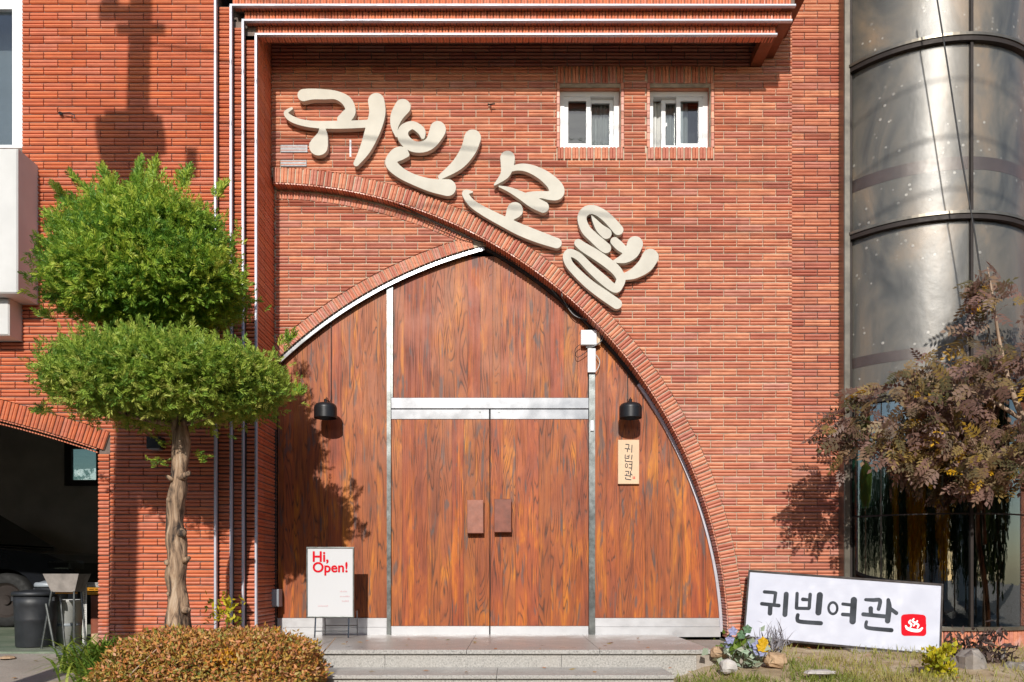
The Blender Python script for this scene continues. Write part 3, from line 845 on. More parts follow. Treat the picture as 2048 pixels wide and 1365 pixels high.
for (xa, xb, y, z0, z1, yn) in ((X1, XE1, P1, Z1, TOPZ+.6, P2), (X2, XE2, P2, Z2, Z1, P3), (X3, XE3, P3, Z3, Z2, P4), (X4, XE4, P4, Z4, Z3, P4+.09)):
    soldiers(xa+.01, xb, y, z0+.012, min(z1, z0+.2)-.004)
    soffit(xa+.012, xb-.01, y+.004, yn-.002, z0+.006)
    MB().box((xa+.008, y+.001, z0+.0065), (xb-.003, yn+(.03 if y != P4 else 0), z1+.004)).build('cornice_core', M['mortar_dark'], co)
    if y != P1: MB().cbox((xa-.012, y-.018, z0-.004), (xb+.004, y+.012, z0+.014), .004).build('edge_strip', M['alu'], co)
    # side beam tying this step back to the wall
    MB().cbox((xb-.10, y+.006, z0+(.0005 if y == P4 else -.003)), (xb, -.004, z1+.002), .003).build('side_beam', M['rust'], co)
MB().box((X1-.001, P1+.0005, Z1+.2), (XE1, P1+.2, TOPZ+1.2)).build('upper_wall', M['brick_left'], co)
MB().box((X4-.1, P1+.2, TOPZ-.04), (XE1-.001, .3, TOPZ+1.2)).build('upper_slab', M['mortar_dark'], co)

# -- right strip of wall
XS0, XS1 = XR+.001, WX(1679)
sw = MB().box((XS0, .03, -.3), (XS1, .34, 7.0)).build('wall', M['mortar_dark'], B)
tag(sw, 'narrow strip of brick wall between the arch wall and the glass bay')
lay(sw, XS0+.004, XS1-.002, -.30, 6.2, .03, brick_me, M['brick'], limit=240, phase=.06)
# right edge of the arch wall: tile ends
MB().box((XR-.002, .001, -.3), (XR+.0005, .06, TOPZ)).build('wall_edge', M['mortar'], B)

# -- two small windows in the arch wall
def win(p0, p1, right):
    w = part('window', B, ('right' if right else 'left') + ' small white sliding window')
    yf = .10; k = (D+yf)/D
    x0, x1, z0, z1 = WX(p0), WX(p1), WZ(296), WZ(170)
    fw_ = .045
    fm = MB()
    fill = fill_mesh('frame', [[(x0,z0),(x1,z0),(x1,z1),(x0,z1)], [(x0+fw_,z0+fw_*1.1),(x1-fw_,z0+fw_*1.1),(x1-fw_,z1-fw_),(x0+fw_,z1-fw_)]], yf, yf+.08, M['pvc'], w, .003)
    xi0, xi1, zi0, zi1 = x0+fw_, x1-fw_, z0+fw_*1.1, z1-fw_
    wi = xi1-xi0
    def sash(a, b, y, fr_w=.038):
        s = fill_mesh('sash', [[(a,zi0),(b,zi0),(b,zi1),(a,zi1)], [(a+fr_w,zi0+.045),(b-fr_w,zi0+.045),(b-fr_w,zi1-.035),(a+fr_w,zi1-.035)]], y, y+.03, M['pvc'], w, .002)
        MB().box((a+fr_w-.003, y+.013, zi0+.042), (b-fr_w+.003, y+.017, zi1-.032)).build('pane', M['glass'], w)
    if not right:
        sash(xi0-.004, xi0+wi*.53, yf+.008); sash(xi0+wi*.47, xi1+.004, yf+.042)
        lat = (xi0+wi*.49, yf+.036)
    else:
        sash(xi0+wi*.18, xi0+wi*.62, yf+.042); sash(xi0+wi*.47, xi1+.004, yf+.008)
        lat = (xi0+wi*.28, yf+.036)
    MB().cbox((lat[0]-.006, lat[1]-.008, (zi0+zi1)/2-.02), (lat[0]+.006, lat[1]+.01, (zi0+zi1)/2+.012), .002).build('latch', M['pvc'], w)
    # room behind: dim box with a curtain
    MB().box((x0-.05, .325, z0-.05), (x1+.05, .335, z1+.05)).build('dark_room', M['dark'], w)
    cm = MB(); cx0 = xi0+wi*(.5 if not right else .0); cx1 = xi1 if not right else xi0+wi*.75
    npl = 24
    pts = [(cx0+(cx1-cx0)*i/npl, .195+.010*math.sin(i*1.9)) for i in range(npl+1)]
    cm.add([(x, y, zi0) for x, y in pts] + [(x, y, zi1) for x, y in pts], [(i, i+1, npl+2+i, npl+1+i) for i in range(npl)])
    cm.build('curtain', M['pale_plastic'], w)
    if not right:
        MB().box((xi0, yf+.062, zi0), (xi0+wi*.5, yf+.064, zi1)).build('insect_screen', M['screen'], w)
    # surround: soldier lintel and sill, narrow jamb tiles
    lin = tile_mesh('lintel_tile', .138, M['brick']); sil = tile_mesh('sill_tile', .098, M['brick'])
    X0, X1_ = x0-pad+.004, x1+pad-.004; nl = round((X1_-X0)/.0625)
    for i in range(nl):
        x = X0+(X1_-X0)*(i+.5)/nl
        inst('lintel_tile', lin, (x, -.006, WZ(168)+.0695), w, (0, math.pi/2, 0))
        inst('sill_tile', sil, (x, -.004, z0-.0525), w, (0, math.pi/2, 0))
    jm = tile_mesh('jamb_tile', .058, M['brick'], [(0,0),(.004,-.012),(.026,-.012),(.030,0)])
    z = z0+.03
    while z < z1+.01:
        inst('jamb_tile', jm, (x0-.016, -.002, z), w, (0, math.pi/2, 0)); inst('jamb_tile', jm, (x1+.016, -.002, z), w, (0, math.pi/2, 0)); z += CO
    # reveal lining
    for (a, b, c, d_) in ((x0-.008, x0-.001, z0, z1), (x1+.001, x1+.008, z0, z1), (x0-.008, x1+.008, z1+.001, z1+.008)):
        MB().box((a, .062, c), (b, .33, d_)).build('reveal', M['brick'], w)
M['screen'] = simple('insect_screen', (.16, .145, .125), .8, 0, .1, 40)
win(1120, 1241, False); win(1300, 1421, True)

# odd grey replacement tiles, a white tube and a nail on the wall
for (p0, p1, q0, q1) in ((562, 616, 292, 307), (562, 614, 322, 335)):
    MB().cbox((WX(p0), -.016, WZ(q1)), (WX(p1), .01, WZ(q0)), .002).build('grey_tile', M['grey_tile'], cw)

# -- left window and painted concrete ledge
lwn = part('window', B, 'tall white window cut by the left picture edge')
fill_mesh('frame', [[(winL[0],winL[2]),(winL[1],winL[2]),(winL[1],winL[3]),(winL[0],winL[3])], [(winL[0]+.09,winL[2]+.03),(winL[1]-.09,winL[2]+.03),(winL[1]-.09,WZ(17,P1)),(winL[0]+.09,WZ(17,P1))]],
          P1+.01, P1+.08, M['pvc'], lwn, .004)
MB().box((winL[0]+.09, P1+.045, winL[2]), (winL[1]-.09, P1+.05, winL[3])).build('pane', M['glass'], lwn)
MB().box((winL[0], P1+.3, winL[2]-.1), (winL[1], P1+.31, winL[3])).build('blind', M['grey_plastic'], lwn)
led = part('ledge', B, 'white painted concrete ledge under the left window')
YL = P1-.285
MB().cbox((WX(-300,YL), YL, WZ(587,YL)), (WX(35,YL), P1+.03, WZ(297,YL)), .01).build('ledge_block', M['concrete_paint'], led)
MB().cbox((WX(-300,YL+.1), YL+.10, WZ(671,YL+.1)), (WX(18,YL+.1), P1+.03, WZ(587,YL)-.002), .01).build('ledge_block', M['concrete_paint'], led)

# -- garage interior
gr = part('garage', B, 'dim garage room behind the brick arch')
MB().box((-9.4, P1+.08, -.3), (-9.2, 5.0, 3.0)).build('side_wall', M['garage_wall'], gr)
MB().box((-3.26, P1+.075, -.3), (-3.14, 5.0, 3.0)).build('side_wall', M['garage_wall'], gr)
MB().box((-9.4, P1+.08, 2.75), (-3.0, 5.0, 2.9)).build('ceiling', M['garage_wall'], gr)
yb_ = 4.86
gw = part('garage_window', gr)
gx0, gx1, gz0, gz1 = WX(133,yb_), WX(235,yb_), WZ(972,yb_), WZ(888,yb_)
fill_mesh('garage_window_frame', [[(gx0,gz0),(gx1,gz0),(gx1,gz1),(gx0,gz1)], [(gx0+.10,gz0+.08),(gx0+.46,gz0+.08),(gx0+.46,gz1-.08),(gx0+.10,gz1-.08)], [(gx0+.54,gz0+.08),(gx1-.08,gz0+.08),(gx1-.08,gz1-.08),(gx0+.54,gz1-.08)]],
          yb_-.06, yb_, M['bronze_dark'], gr)
gw.name = 'unused'; bpy.data.objects.remove(gw)
MB().box((gx0+.05, yb_-.02, gz0+.05), (gx1-.05, yb_-.015, gz1-.05)).build('garage_window_pane', M['glass_dark'], gr)
fill_mesh('back_wall', [[(-9.3,-.3),(-3.0,-.3),(-3.0,3.0),(-9.3,3.0)], [(gx0+.02,gz0+.02),(gx1-.02,gz0+.02),(gx1-.02,gz1-.02),(gx0+.02,gz1-.02)]], 4.87, 5.0, M['garage_wall'], gr)

# -- curved glass bay
bay = part('bay_window', B, 'curved two-storey glass bay with bronze bands')
BCX, BCY, BR = 3.70, .42, .93
HA = math.asin((BCX-WX(1690))/BR)
def bpt(a, r): return (BCX+r*math.sin(a), BCY-r*math.cos(a))
def cyl(name, r0, r1, z0, z1, mat, parent, a_0=-HA, a_1=HA, n=40, smooth=False):
    mb = MB(); v = []; f = []
    for i in range(n+1):
        a = a_0+(a_1-a_0)*i/n
        x0_, y0_ = bpt(a, r0); x1_, y1_ = bpt(a, r1)
        v += [(x0_,y0_,z0),(x1_,y1_,z0),(x1_,y1_,z1),(x0_,y0_,z1)]
    for i in range(n):
        p = i*4; q = p+4
        f += [(p,p+1,q+1,q),(p+1,p+2,q+2,q+1),(p+2,p+3,q+3,q+2),(p+3,p,q,q+3)]
    f += [(0,3,2,1), (n*4, n*4+1, n*4+2, n*4+3)]
    if smooth:                         # separate sheets so that smooth normals stay cylindrical
        m_ = n+1; v2 = []; f2 = []
        for s_, (ra, za, rb_, zb_) in enumerate(((r1, z0, r1, z1), (r0, z1, r0, z0))):
            for i in range(m_):
                a = a_0+(a_1-a_0)*i/n; xa_, ya_ = bpt(a, ra); v2 += [(xa_, ya_, za), (xa_, ya_, zb_)]
            f2 += [(s_*2*m_+2*i, s_*2*m_+2*i+2, s_*2*m_+2*i+3, s_*2*m_+2*i+1) for i in range(n)]
        v, f = v2, f2
    mb.add(v, f); return mb.build(name, mat, parent, smooth)
ZB0, ZB1, ZB2, ZB3, ZB4 = WZ(1252), WZ(818), WZ(490), WZ(160), 6.3
# base: curved soldier tiles
st_me = tile_mesh('base_tile', .24, M['brick'], PROF2)
nb = int(2*HA*(BR+.01)/.0505)
for i in range(nb):
    a = -HA + 2*HA*(i+.5)/nb; x, y = bpt(a, BR+.004)
    inst('base_tile', st_me, (x, y, ZB0-.13), bay, Matrix((Vector((0,0,1)), Vector((-math.sin(a), math.cos(a), 0)), Vector((0,0,1)).cross(Vector((-math.sin(a), math.cos(a), 0))))).transposed().to_euler())
cyl('base_core', BR-.2, BR+.002, -.4, ZB0-.012, M['mortar_dark'], bay)
cyl('sill', BR-.06, BR+.035, ZB0-.01, ZB0+.02, M['bronze'], bay)
mull = 0.0 + .012
spans = [(ZB0+.02, ZB1, 'glass_dark'), (ZB1+.05, ZB2, 'glass_bay'), (ZB2+.05, ZB3, 'glass_bay'), (ZB3+.05, ZB4, 'glass_bay')]
for (z0, z1, g) in spans:
    for (aa, ab) in ((-HA+.035, mull-.012), (mull+.012, HA-.035)):
        cyl('pane', BR-.012, BR-.006, z0, z1, M[g], bay, aa, ab, 40, True)
    cyl('mullion', BR-.03, BR+.012, z0, z1, M['bronze_dark'], bay, mull-.012, mull+.012, 2)
    if g == 'glass_bay':
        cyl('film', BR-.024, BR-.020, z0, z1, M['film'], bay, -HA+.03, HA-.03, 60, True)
    else:
        cyl('glazing_bar', BR-.02, BR+.0, WZ(1030,-.45), WZ(1027,-.45), M['bronze_dark'], bay)
for z in (ZB1, ZB2, ZB3):
    cyl('band', BR-.10, BR+.03, z, z+.038, M['bronze_dark'], bay)
    cyl('band_cap', BR-.10, BR+.04, z+.039, z+.062, M['bronze'], bay)
    cyl('floor_slab', .0, BR-.10, z, z+.05, M['dark'], bay, n=24)
# dark strips (floor edge behind the glass) stuck on the film
for (pa, pb) in ((690, 712), (312, 338)):
    cyl('film_strip', BR-.0205, BR-.0175, WZ(pb,-.5), WZ(pa,-.5), M['film_dark'] if 'film_dark' in M else M['bronze_dark'], bay, -HA+.03, HA-.03, 40)
for sgn in (-1, 1):
    x, y = bpt(sgn*HA, BR)
    MB().cbox((x-.05 if sgn < 0 else x-.005, y-.06, -.3), (x+.005 if sgn < 0 else x+.05, y+.1, 6.3), .006).build('frame_post', M['bronze'], bay)
    x2, y2 = bpt(sgn*(HA-.03), BR)
    MB().cbox((x2-.014, y2-.02, ZB0), (x2+.014, y2+.05, 6.3), .004).build('frame_post', M['bronze_dark'], bay)
# room behind the lower bay glass and the walls around it
MB().box((2.87, 1.9, -.3), (4.9, 2.0, 2.2)).build('room_wall', M['dark'], bay)
MB().box((2.87, BCY-.05, -.3), (4.9, 2.0, .05)).build('room_floor', M['dark'], bay)
MB().box((2.80, .345, -.3), (2.868, 2.0, 6.3)).build('room_wall', M['dark'], bay)
MB().box((4.88, .31, -.3), (5.0, 2.0, 6.3)).build('room_wall', M['dark'], bay)
rsw = MB().box((4.60, .05, -.3), (7.5, .3, 6.3)).build('wall', M['mortar_dark'], B)
tag(rsw, 'brick wall right of the glass bay')
lay(rsw, 4.60, 7.5, -.30, 6.2, .05, brick_me, M['brick'], limit=0)
MB().box((2.87, 1.2, 2.0), (4.9, 1.3, 6.3)).build('room_wall', M['garage_wall'], bay)
MB().box((2.8, -.05, 6.3), (4.9, 2.0, 6.4)).build('roof_slab', M['dark'], bay)

# ------------------------------------------------------------------ lettering (strokes -> outlines -> solids)
def smooth_stroke(pts, sub=6):
    P = np.array(pts, float)
    if len(P) < 3: return P
    out = []
    for i in range(len(P)-1):
        p0, p1, p2, p3 = P[max(i-1,0)], P[i], P[i+1], P[min(i+2,len(P)-1)]
        for t in np.arange(sub)/sub:
            out.append(.5*((2*p1)+(-p0+p2)*t+(2*p0-5*p1+4*p2-p3)*t*t+(-p0+3*p1-3*p2+p3)*t**3))
    out.append(P[-1]); out = np.array(out); out[:,2] = np.maximum(out[:,2], 1e-3); return out
def stroke_loops(strokes, step, sub=6):
    S = [smooth_stroke(s, sub) for s in strokes]
    A = np.concatenate(S); rm = A[:,2].max()
    x0, y0 = A[:,0].min()-rm-2*step, A[:,1].min()-rm-2*step
    nx_ = int((A[:,0].max()+rm+2*step-x0)/step)+2; ny_ = int((A[:,1].max()+rm+2*step-y0)/step)+2
    gx, gy = np.meshgrid(x0+np.arange(nx_)*step, y0+np.arange(ny_)*step)
    d = np.full(gx.shape, 1e9)
    for s in S:
        for a, b in zip(s[:-1], s[1:]):
            v = b[:2]-a[:2]; L = max(v@v, 1e-9)
            t = np.clip(((gx-a[0])*v[0]+(gy-a[1])*v[1])/L, 0, 1)
            d = np.minimum(d, np.hypot(gx-a[0]-t*v[0], gy-a[1]-t*v[1])-(a[2]+(b[2]-a[2])*t))
    d[np.abs(d) < 1e-6] = 1e-6
    # marching squares
    seg = {}
    ins = d < 0
    code = ins[:-1,:-1]*1 + ins[:-1,1:]*2 + ins[1:,1:]*4 + ins[1:,:-1]*8
    tab = {1:[(3,0)],2:[(0,1)],3:[(3,1)],4:[(1,2)],5:[(3,0),(1,2)],6:[(0,2)],7:[(3,2)],8:[(2,3)],9:[(2,0)],10:[(0,1),(2,3)],11:[(2,1)],12:[(1,3)],13:[(1,0)],14:[(0,3)]}
    def ekey(i, j, e): return ((i,j,0) if e == 0 else (i,j+1,1) if e == 1 else (i+1,j,0) if e == 2 else (i,j,1))
    def epos(k):
        i, j, h = k
        if h == 0: a, b = d[i,j], d[i,j+1]; t = a/(a-b); return (x0+(j+t)*step, y0+i*step)
        a, b = d[i,j], d[i+1,j]; t = a/(a-b); return (x0+j*step, y0+(i+t)*step)
    for i, j in np.argwhere((code > 0) & (code < 15)):
        for (e0, e1) in tab[int(code[i,j])]: seg[ekey(i,j,e0)] = ekey(i,j,e1)
    loops = []
    while seg:
        k0 = next(iter(seg)); k = k0; lp = []
        while k in seg:
            nk = seg.pop(k); lp.append(epos(k)); k = nk
            if k == k0: break
        if len(lp) > 6: loops.append(lp)
    return loops
def area(lp): return .5*sum(lp[i][0]*lp[(i+1)%len(lp)][1]-lp[(i+1)%len(lp)][0]*lp[i][1] for i in range(len(lp)))
def inside(p, lp):
    c = False; j = len(lp)-1
    for i in range(len(lp)):
        if (lp[i][1] > p[1]) != (lp[j][1] > p[1]) and p[0] < (lp[j][0]-lp[i][0])*(p[1]-lp[i][1])/(lp[j][1]-lp[i][1])+lp[i][0]: c = not c
        j = i
    return c
def islands(loops):
    loops = sorted(loops, key=lambda l: -abs(area(l))); out = []
    for lp in loops:
        own = [g for g in out if inside(lp[0], g[0])]
        if own: own[-1].append(lp)
        else: out.append([lp])
    return out
YF = -.088                                # letter face
def zoomed(sc, ox, oy, strokes): return [[(x/sc+ox, y/sc+oy, r/sc) for x, y, r in s] for s in strokes]
LET = [
 ('귀', 3.9, 540, 150, [[(262,158,48),(330,150,43),(420,152,40),(520,160,34),(598,205,40),(628,275,40),(600,320,48),(555,345,32)],
    [(168,262,11),(124,296,17),(160,338,24),(240,370,25),(350,387,28),(480,390,31),(620,388,31),(770,380,31)],
    [(405,395,16),(408,470,40),(378,555,74)], [(828,205,64),(836,300,64),(802,430,60),(742,580,44),(672,692,22)]]),
 ('빈', 3.9, 540, 150, [[(1035,250,62),(990,320,50),(972,400,30),(985,480,7)],
    [(1192,485,16),(1178,435,32),(1112,393,32),(1046,425,40),(1040,490,44),(1105,553,44),(1190,562,44),(1258,525,48),(1305,440,62),(1308,420,60)],
    [(1068,622,20),(1015,612,54),(955,650,46),(950,700,46),(1020,765,42),(1130,820,42),(1260,862,52),(1385,880,66)],
    [(1580,492,66),(1545,590,60),(1462,700,46),(1330,796,20)]]),
 ('모', 5.688, 900, 280, [[(655,208,84),(650,300,72),(620,400,50),(510,508,12)],
    [(690,340,24),(780,312,38),(900,325,48),(1050,395,62),(1175,500,76),(1215,590,88),(1150,632,55),(1050,625,42),(960,625,40),(880,615,20)],
    [(562,530,10),(680,568,30),(800,628,46),(950,712,66),(1060,765,66)],
    [(250,592,12),(178,600,34),(188,645,38),(260,730,44),(400,820,52),(600,925,60),(800,1022,68),(1000,1102,68),(1212,1175,60)],
    [(738,800,92),(690,865,58),(665,920,50)]]),
 ('텔', 5.6875, 1100, 390, [[(776,398,60),(690,300,58),(600,220,55),(500,170,52),(420,178,54),(370,232,52),(370,305,52),(412,400,56),(500,488,58),(600,578,62),(638,606,58)],
    [(475,240,7),(512,300,28),(570,380,50),(640,440,62)],
    [(735,528,48),(795,585,52),(860,640,40)],
    [(968,560,90),(930,650,80),(850,720,56),(735,755,18)],
    [(1142,708,94),(1080,805,86),(960,892,62),(850,930,40)],
    [(322,548,46),(390,600,54),(520,680,58),(650,770,58),(755,860,58),(806,950,52),(790,1015,52),(740,1068,46),(600,960,54),(450,825,48),(330,705,44),(230,660,46),(192,700,46),(222,790,46),(320,900,50),(450,1020,55),(600,1130,60),(760,1240,60)]]),
]
lab = {'귀': 'large cream raised syllable at the upper left end of the arch lettering', '빈': 'second large cream raised syllable, with a small round loop, above the arch',
       '모': 'third large cream raised syllable, ending in a long slanting base stroke', '텔': 'lowest cream raised syllable, at the right end of the arch lettering'}
for (ch, sc, ox, oy, st) in LET:
    loops = stroke_loops(zoomed(sc, ox, oy, st), .9)
    wl = [[(WX(x, YF), WZ(y, YF)) for x, y in lp] for lp in loops]
    isl = islands(wl)
    cx = np.mean([p[0] for p in wl[0]]); cz = min(p[1] for l in wl for p in l)
    e = empty('sign_letter', (cx, -.02, cz), lab[ch], 'letter', 'raised letters along the arch')
    for g in isl:
        fill_mesh('stroke', g, YF, -.028, M['letter'], e, .0018)
        # two stand-off pins per stroke
        q = max(g[0], key=lambda p: p[1]); q2 = min(g[0], key=lambda p: p[1])
        for t in (.2, .8):
            x = q[0]*(1-t)+q2[0]*t; z = q[1]*(1-t)+q2[1]*t
            if inside((x, z), g[0]) and not any(inside((x, z), h) for h in g[1:]):
                MB().tube([(x, -.03, z), (x, .0, z)], .006, 6).build('pin', M['steel_dull'], e)

# ------------------------------------------------------------------ lightbox sign leaning at the bay
TLc, TRc, BLc = W(1497,1140,-.16), W(1887,1168,-.58), W(1480,1272,-.27)
u = (TRc-TLc); wid = u.length; u.normalize()
v = (BLc-TLc); v -= u*v.dot(u); hei = .585; v.normalize()
nrm = u.cross(v)                      # points away from camera? fixed below
if nrm.y > 0: nrm = -nrm
def SB(a, b, d=0): return TLc + u*a + v*b + nrm*d      # a along width, b down, d towards viewer
lb = empty('lightbox_sign', SB(wid/2, hei, 0), 'long white lightbox sign with grey brush lettering, leaning against the glass bay', 'sign')
def obox(a0_, a1_, b0, b1, d0, d1, name, mat, c=.0, parent=lb):
    mb = MB()
    pts = [SB(a,b,d) for d in (d0,d1) for (a,b) in ((a0_,b0),(a1_,b0),(a1_,b1),(a0_,b1))]
    mb.add(pts, [(0,1,2,3),(7,6,5,4),(0,4,5,1),(1,5,6,2),(2,6,7,3),(3,7,4,0)]); return mb.build(name, mat, parent)
obox(.012, wid-.012, .012, hei-.012, -.06, -.008, 'face_panel', M['sign_white'])
obox(0, wid, 0, .016, -.085, 0, 'frame_bar', M['bronze_dark']); obox(0, wid, hei-.016, hei, -.085, 0, 'frame_bar', M['bronze_dark'])
obox(0, .014, .0165, hei-.0165, -.085, 0, 'frame_bar', M['bronze_dark']); obox(wid-.014, wid, .0165, hei-.0165, -.085, 0, 'frame_bar', M['bronze_dark'])
obox(.01, wid-.01, .01, hei-.01, -.085, -.062, 'back_panel', M['steel_dull'])
# homography zoom px -> (a,b)
src = [(85,60),(1960,200),(1920,882),(32,697)]; dst = [(0,0),(wid,0),(wid,hei),(0,hei)]
A = []; bb = []
for (x,y),(a,b) in zip(src,dst):
    A.append([x,y,1,0,0,0,-a*x,-a*y]); bb.append(a); A.append([0,0,0,x,y,1,-b*x,-b*y]); bb.append(b)
hh = np.append(np.linalg.solve(np.array(A), np.array(bb)), 1).reshape(3,3)
def HM(x, y):
    q = hh @ np.array([x,y,1]); return q[0]/q[2], q[1]/q[2]
GLY = {
 '귀': [[(238,268,16),(335,277,16),(342,290,16),(336,340,15),(330,380,14)], [(212,380,17),(375,398,17)], [(294,395,22),(289,470,22)], [(446,292,24),(432,482,24)]],
 '빈': [[(550,285,16),(543,420,17)], [(545,424,15),(660,427,15)], [(675,295,17),(665,420,16)], [(605,340,18),(668,346,13)], [(768,302,30),(752,464,29)], [(555,488,18),(550,525,18),(580,550,19),(775,566,20)]],
 '여': [[(892+42*math.cos(t), 425+54*math.sin(t), 12) for t in np.linspace(0, 2*math.pi, 18)], [(988,386,15),(1070,396,15)], [(985,484,17),(1065,490,17)], [(1094,350,31),(1079,548,31)]],
 '관': [[(1208,346,15),(1280,350,18),(1345,354,19),(1330,435,18)], [(1255,430,22),(1255,478,20)], [(1182,484,19),(1400,506,19)], [(1425,350,18),(1430,420,27),(1415,546,26)], [(1440,430,18),(1500,474,19)], [(1212,555,15),(1206,590,16),(1235,614,18),(1450,635,20)]],
}
def flat_loops(loops, mapf, d, thick, name, mat, parent):
    """flat print: filled outlines mapped by mapf(a,b,d)->world"""
    cu = bpy.data.curves.new('tmp', 'CURVE'); cu.dimensions = '2D'; cu.fill_mode = 'FRONT'
    for lp in loops:
        sp = cu.splines.new('POLY'); sp.points.add(len(lp)-1)
        for q, (x, z) in zip(sp.points, lp): q.co = (x, -z, 0, 1)
        sp.use_cyclic_u = True
    tmp = bpy.data.objects.new('tmp', cu); C.objects.link(tmp)
    dg = bpy.context.evaluated_depsgraph_get(); dg.update()
    me0 = tmp.evaluated_get(dg).to_mesh()
    mb = MB(); mb.v = [tuple(mapf(p.co.x, -p.co.y, d)) for p in me0.vertices]; mb.f = [tuple(p.vertices) for p in me0.polygons]
    tmp.evaluated_get(dg).to_mesh_clear(); bpy.data.objects.remove(tmp); bpy.data.curves.remove(cu)
    return mb.build(name, mat, parent)
for ch in '귀빈여관':
    lps = [[HM(x, y) for x, y in lp] for lp in stroke_loops(GLY[ch], 3.0, 5)]
    flat_loops(lps, SB, -.006, 0, 'lettering', M['ink'], lb)
red = [[(1580,520,33),(1660,515,32),(1748,525,34)], [(1578,655,34),(1660,655,34),(1750,660,32)], [(1578,520,33),(1578,655,34)], [(1750,525,34),(1752,658,32)], [(1600,570,42),(1740,590,46)], [(1600,610,42),(1740,620,40)]]
flat_loops([[HM(x, y) for x, y in lp] for lp in stroke_loops(red, 3.0, 3)], SB, -.006, 0, 'red_emblem', M['red'], lb)
steam = [[(1628+dx,536+dy,7),(1615+dx,556+dy,9),(1638+dx,575+dy,9),(1626+dx,602+dy,6)] for dx, dy in ((5,8),(38,-6),(72,14))]
flat_loops([[HM(x, y) for x, y in lp] for lp in stroke_loops(steam, 2.0, 5)], SB, -.004, 0, 'white_steam_mark', M['white'], lb)
bowl = [[(1588,598,9),(1606,622,14),(1660,638,16),(1715,640,14),(1744,618,9)]]
flat_loops([[HM(x, y) for x, y in lp] for lp in stroke_loops(bowl, 2.0, 5)], SB, -.004, 0, 'white_bowl_mark', M['white'], lb)
# two timber blocks that carry its low edge
MB().poly([(WX(1690,-.5), height_bed(3,-.6)-.05), (WX(1850,-.5), height_bed(3,-.6)-.05), (WX(1850,-.5), SB(1.4,hei).z-.004), (WX(1690,-.5), SB(.8,hei).z-.004)], -.62, -.44).build('stone_block', M['rock_grey'])
tag(bpy.data.objects['stone_block'], 'flat grey stone block under the lightbox sign', 'stone')

# ------------------------------------------------------------------ plaque on the right panel
YPq = YD-.03
pq = empty('name_plaque', (WX(1257,YPq), YPq, WZ(968,YPq)), 'small pale wooden plaque with four stacked dark syllables on the right panel', 'plaque')
MB().cbox((WX(1236,YPq), YPq, WZ(968.5,YPq)), (WX(1278.5,YPq), YD-.002, WZ(880,YPq)), .003).build('board', M['plaque'], pq)
plc = [('귀',889,905),('빈',910,924),('여',926,941),('관',943,960)]
zc_ = {'귀':(212,446,268,482),'빈':(543,768,285,566),'여':(840,1094,350,548),'관':(1182,1500,346,635)}
for ch, t0, t1 in plc:
    x0, x1, y0, y1 = zc_[ch]
    sc = min((t1-t0)/(y1-y0), 14/(x1-x0)*1.0)
    st = [[((x-(x0+x1)/2)*14/(x1-x0)+1257, (y-y0)*(t1-t0)/(y1-y0)+t0, max(.55, min(r, 15)*.055)) for x, y, r in s] for s in GLY[ch]]
    flat_loops(stroke_loops(st, .22, 4), lambda a, b, d: (WX(a,YPq), YPq-.002, WZ(b,YPq)), 0, 0, 'lettering', M['ink'], pq)
for k in range(2):
    st = [[(1265.5+k*2.8, 954.5, .5),(1267+k*2.8, 954.5, .5)], [(1265.8+k*2.8, 957.5, .5),(1267.2+k*2.8, 957.8, .5)], [(1266.2+k*2.8, 954, .45),(1266+k*2.8, 958, .45)]]
    flat_loops(stroke_loops(st, .2, 3), lambda a, b, d: (WX(a,YPq), YPq-.002, WZ(b,YPq)), 0, 0, 'red_stamp', M['red'], pq)

# ------------------------------------------------------------------ pendant lamps
def lamp(px, py, hook_px, hook_py, label):
    y = YD-.19
    c = W(px, py, y); hk = W(hook_px, hook_py, YD-.015)
    e = empty('pendant_lamp', (c.x, y, c.z-.06), label, 'lamp', 'black pendant lamps beside the doors')
    R = .098
    prof = [(0,.072),(.055,.071),(.080,.062),(.093,.046),(R,.030),(R,.028),(R,-.058),(R,-.060),(R-.004,-.060),(R-.005,.02),(.06,.055),(0,.06)]
    MB().lathe(prof, (c.x, y, c.z), 28).build('lamp_shade', M['black'], e, True)
    MB().tube([(c.x, y, c.z+.07), (c.x, y, c.z+.105)], .014).build('lamp_cap', M['black'], e)
    MB().lathe([(0,.05),(.02,.04),(.028,.01),(.02,-.02),(0,-.03)], (c.x, y, c.z), 12).build('bulb', M['pale_plastic'], e, True)
    top = Vector((c.x, y, c.z+.105))
    MB().tube([top, top+Vector((.004,.03,.02)), Vector((hk.x, YD-.05, c.z+.10)), Vector((hk.x, YD-.02, c.z+.14)), Vector((hk.x, YD-.012, (hk.z+c.z)/2)), hk], .0035, 6).build('cord', M['cable_black'], e)
    MB().tube([(c.x, y, c.z+.10), (c.x, YD-.01, c.z+.115)], .006, 6).build('bracket', M['black'], e)
    MB().tube([hk+Vector((-.008,.012,0)), hk+Vector((0,-.02,0)), hk+Vector((.006,-.02,-.02))], .004, 6).build('hook', M['steel'], e)
lamp(651, 823, 662, 643, 'black dome pendant lamp on the left panel, beside the tree')
lamp(1261, 823, 1255, 733, 'black dome pendant lamp on the right panel, above the plaque')

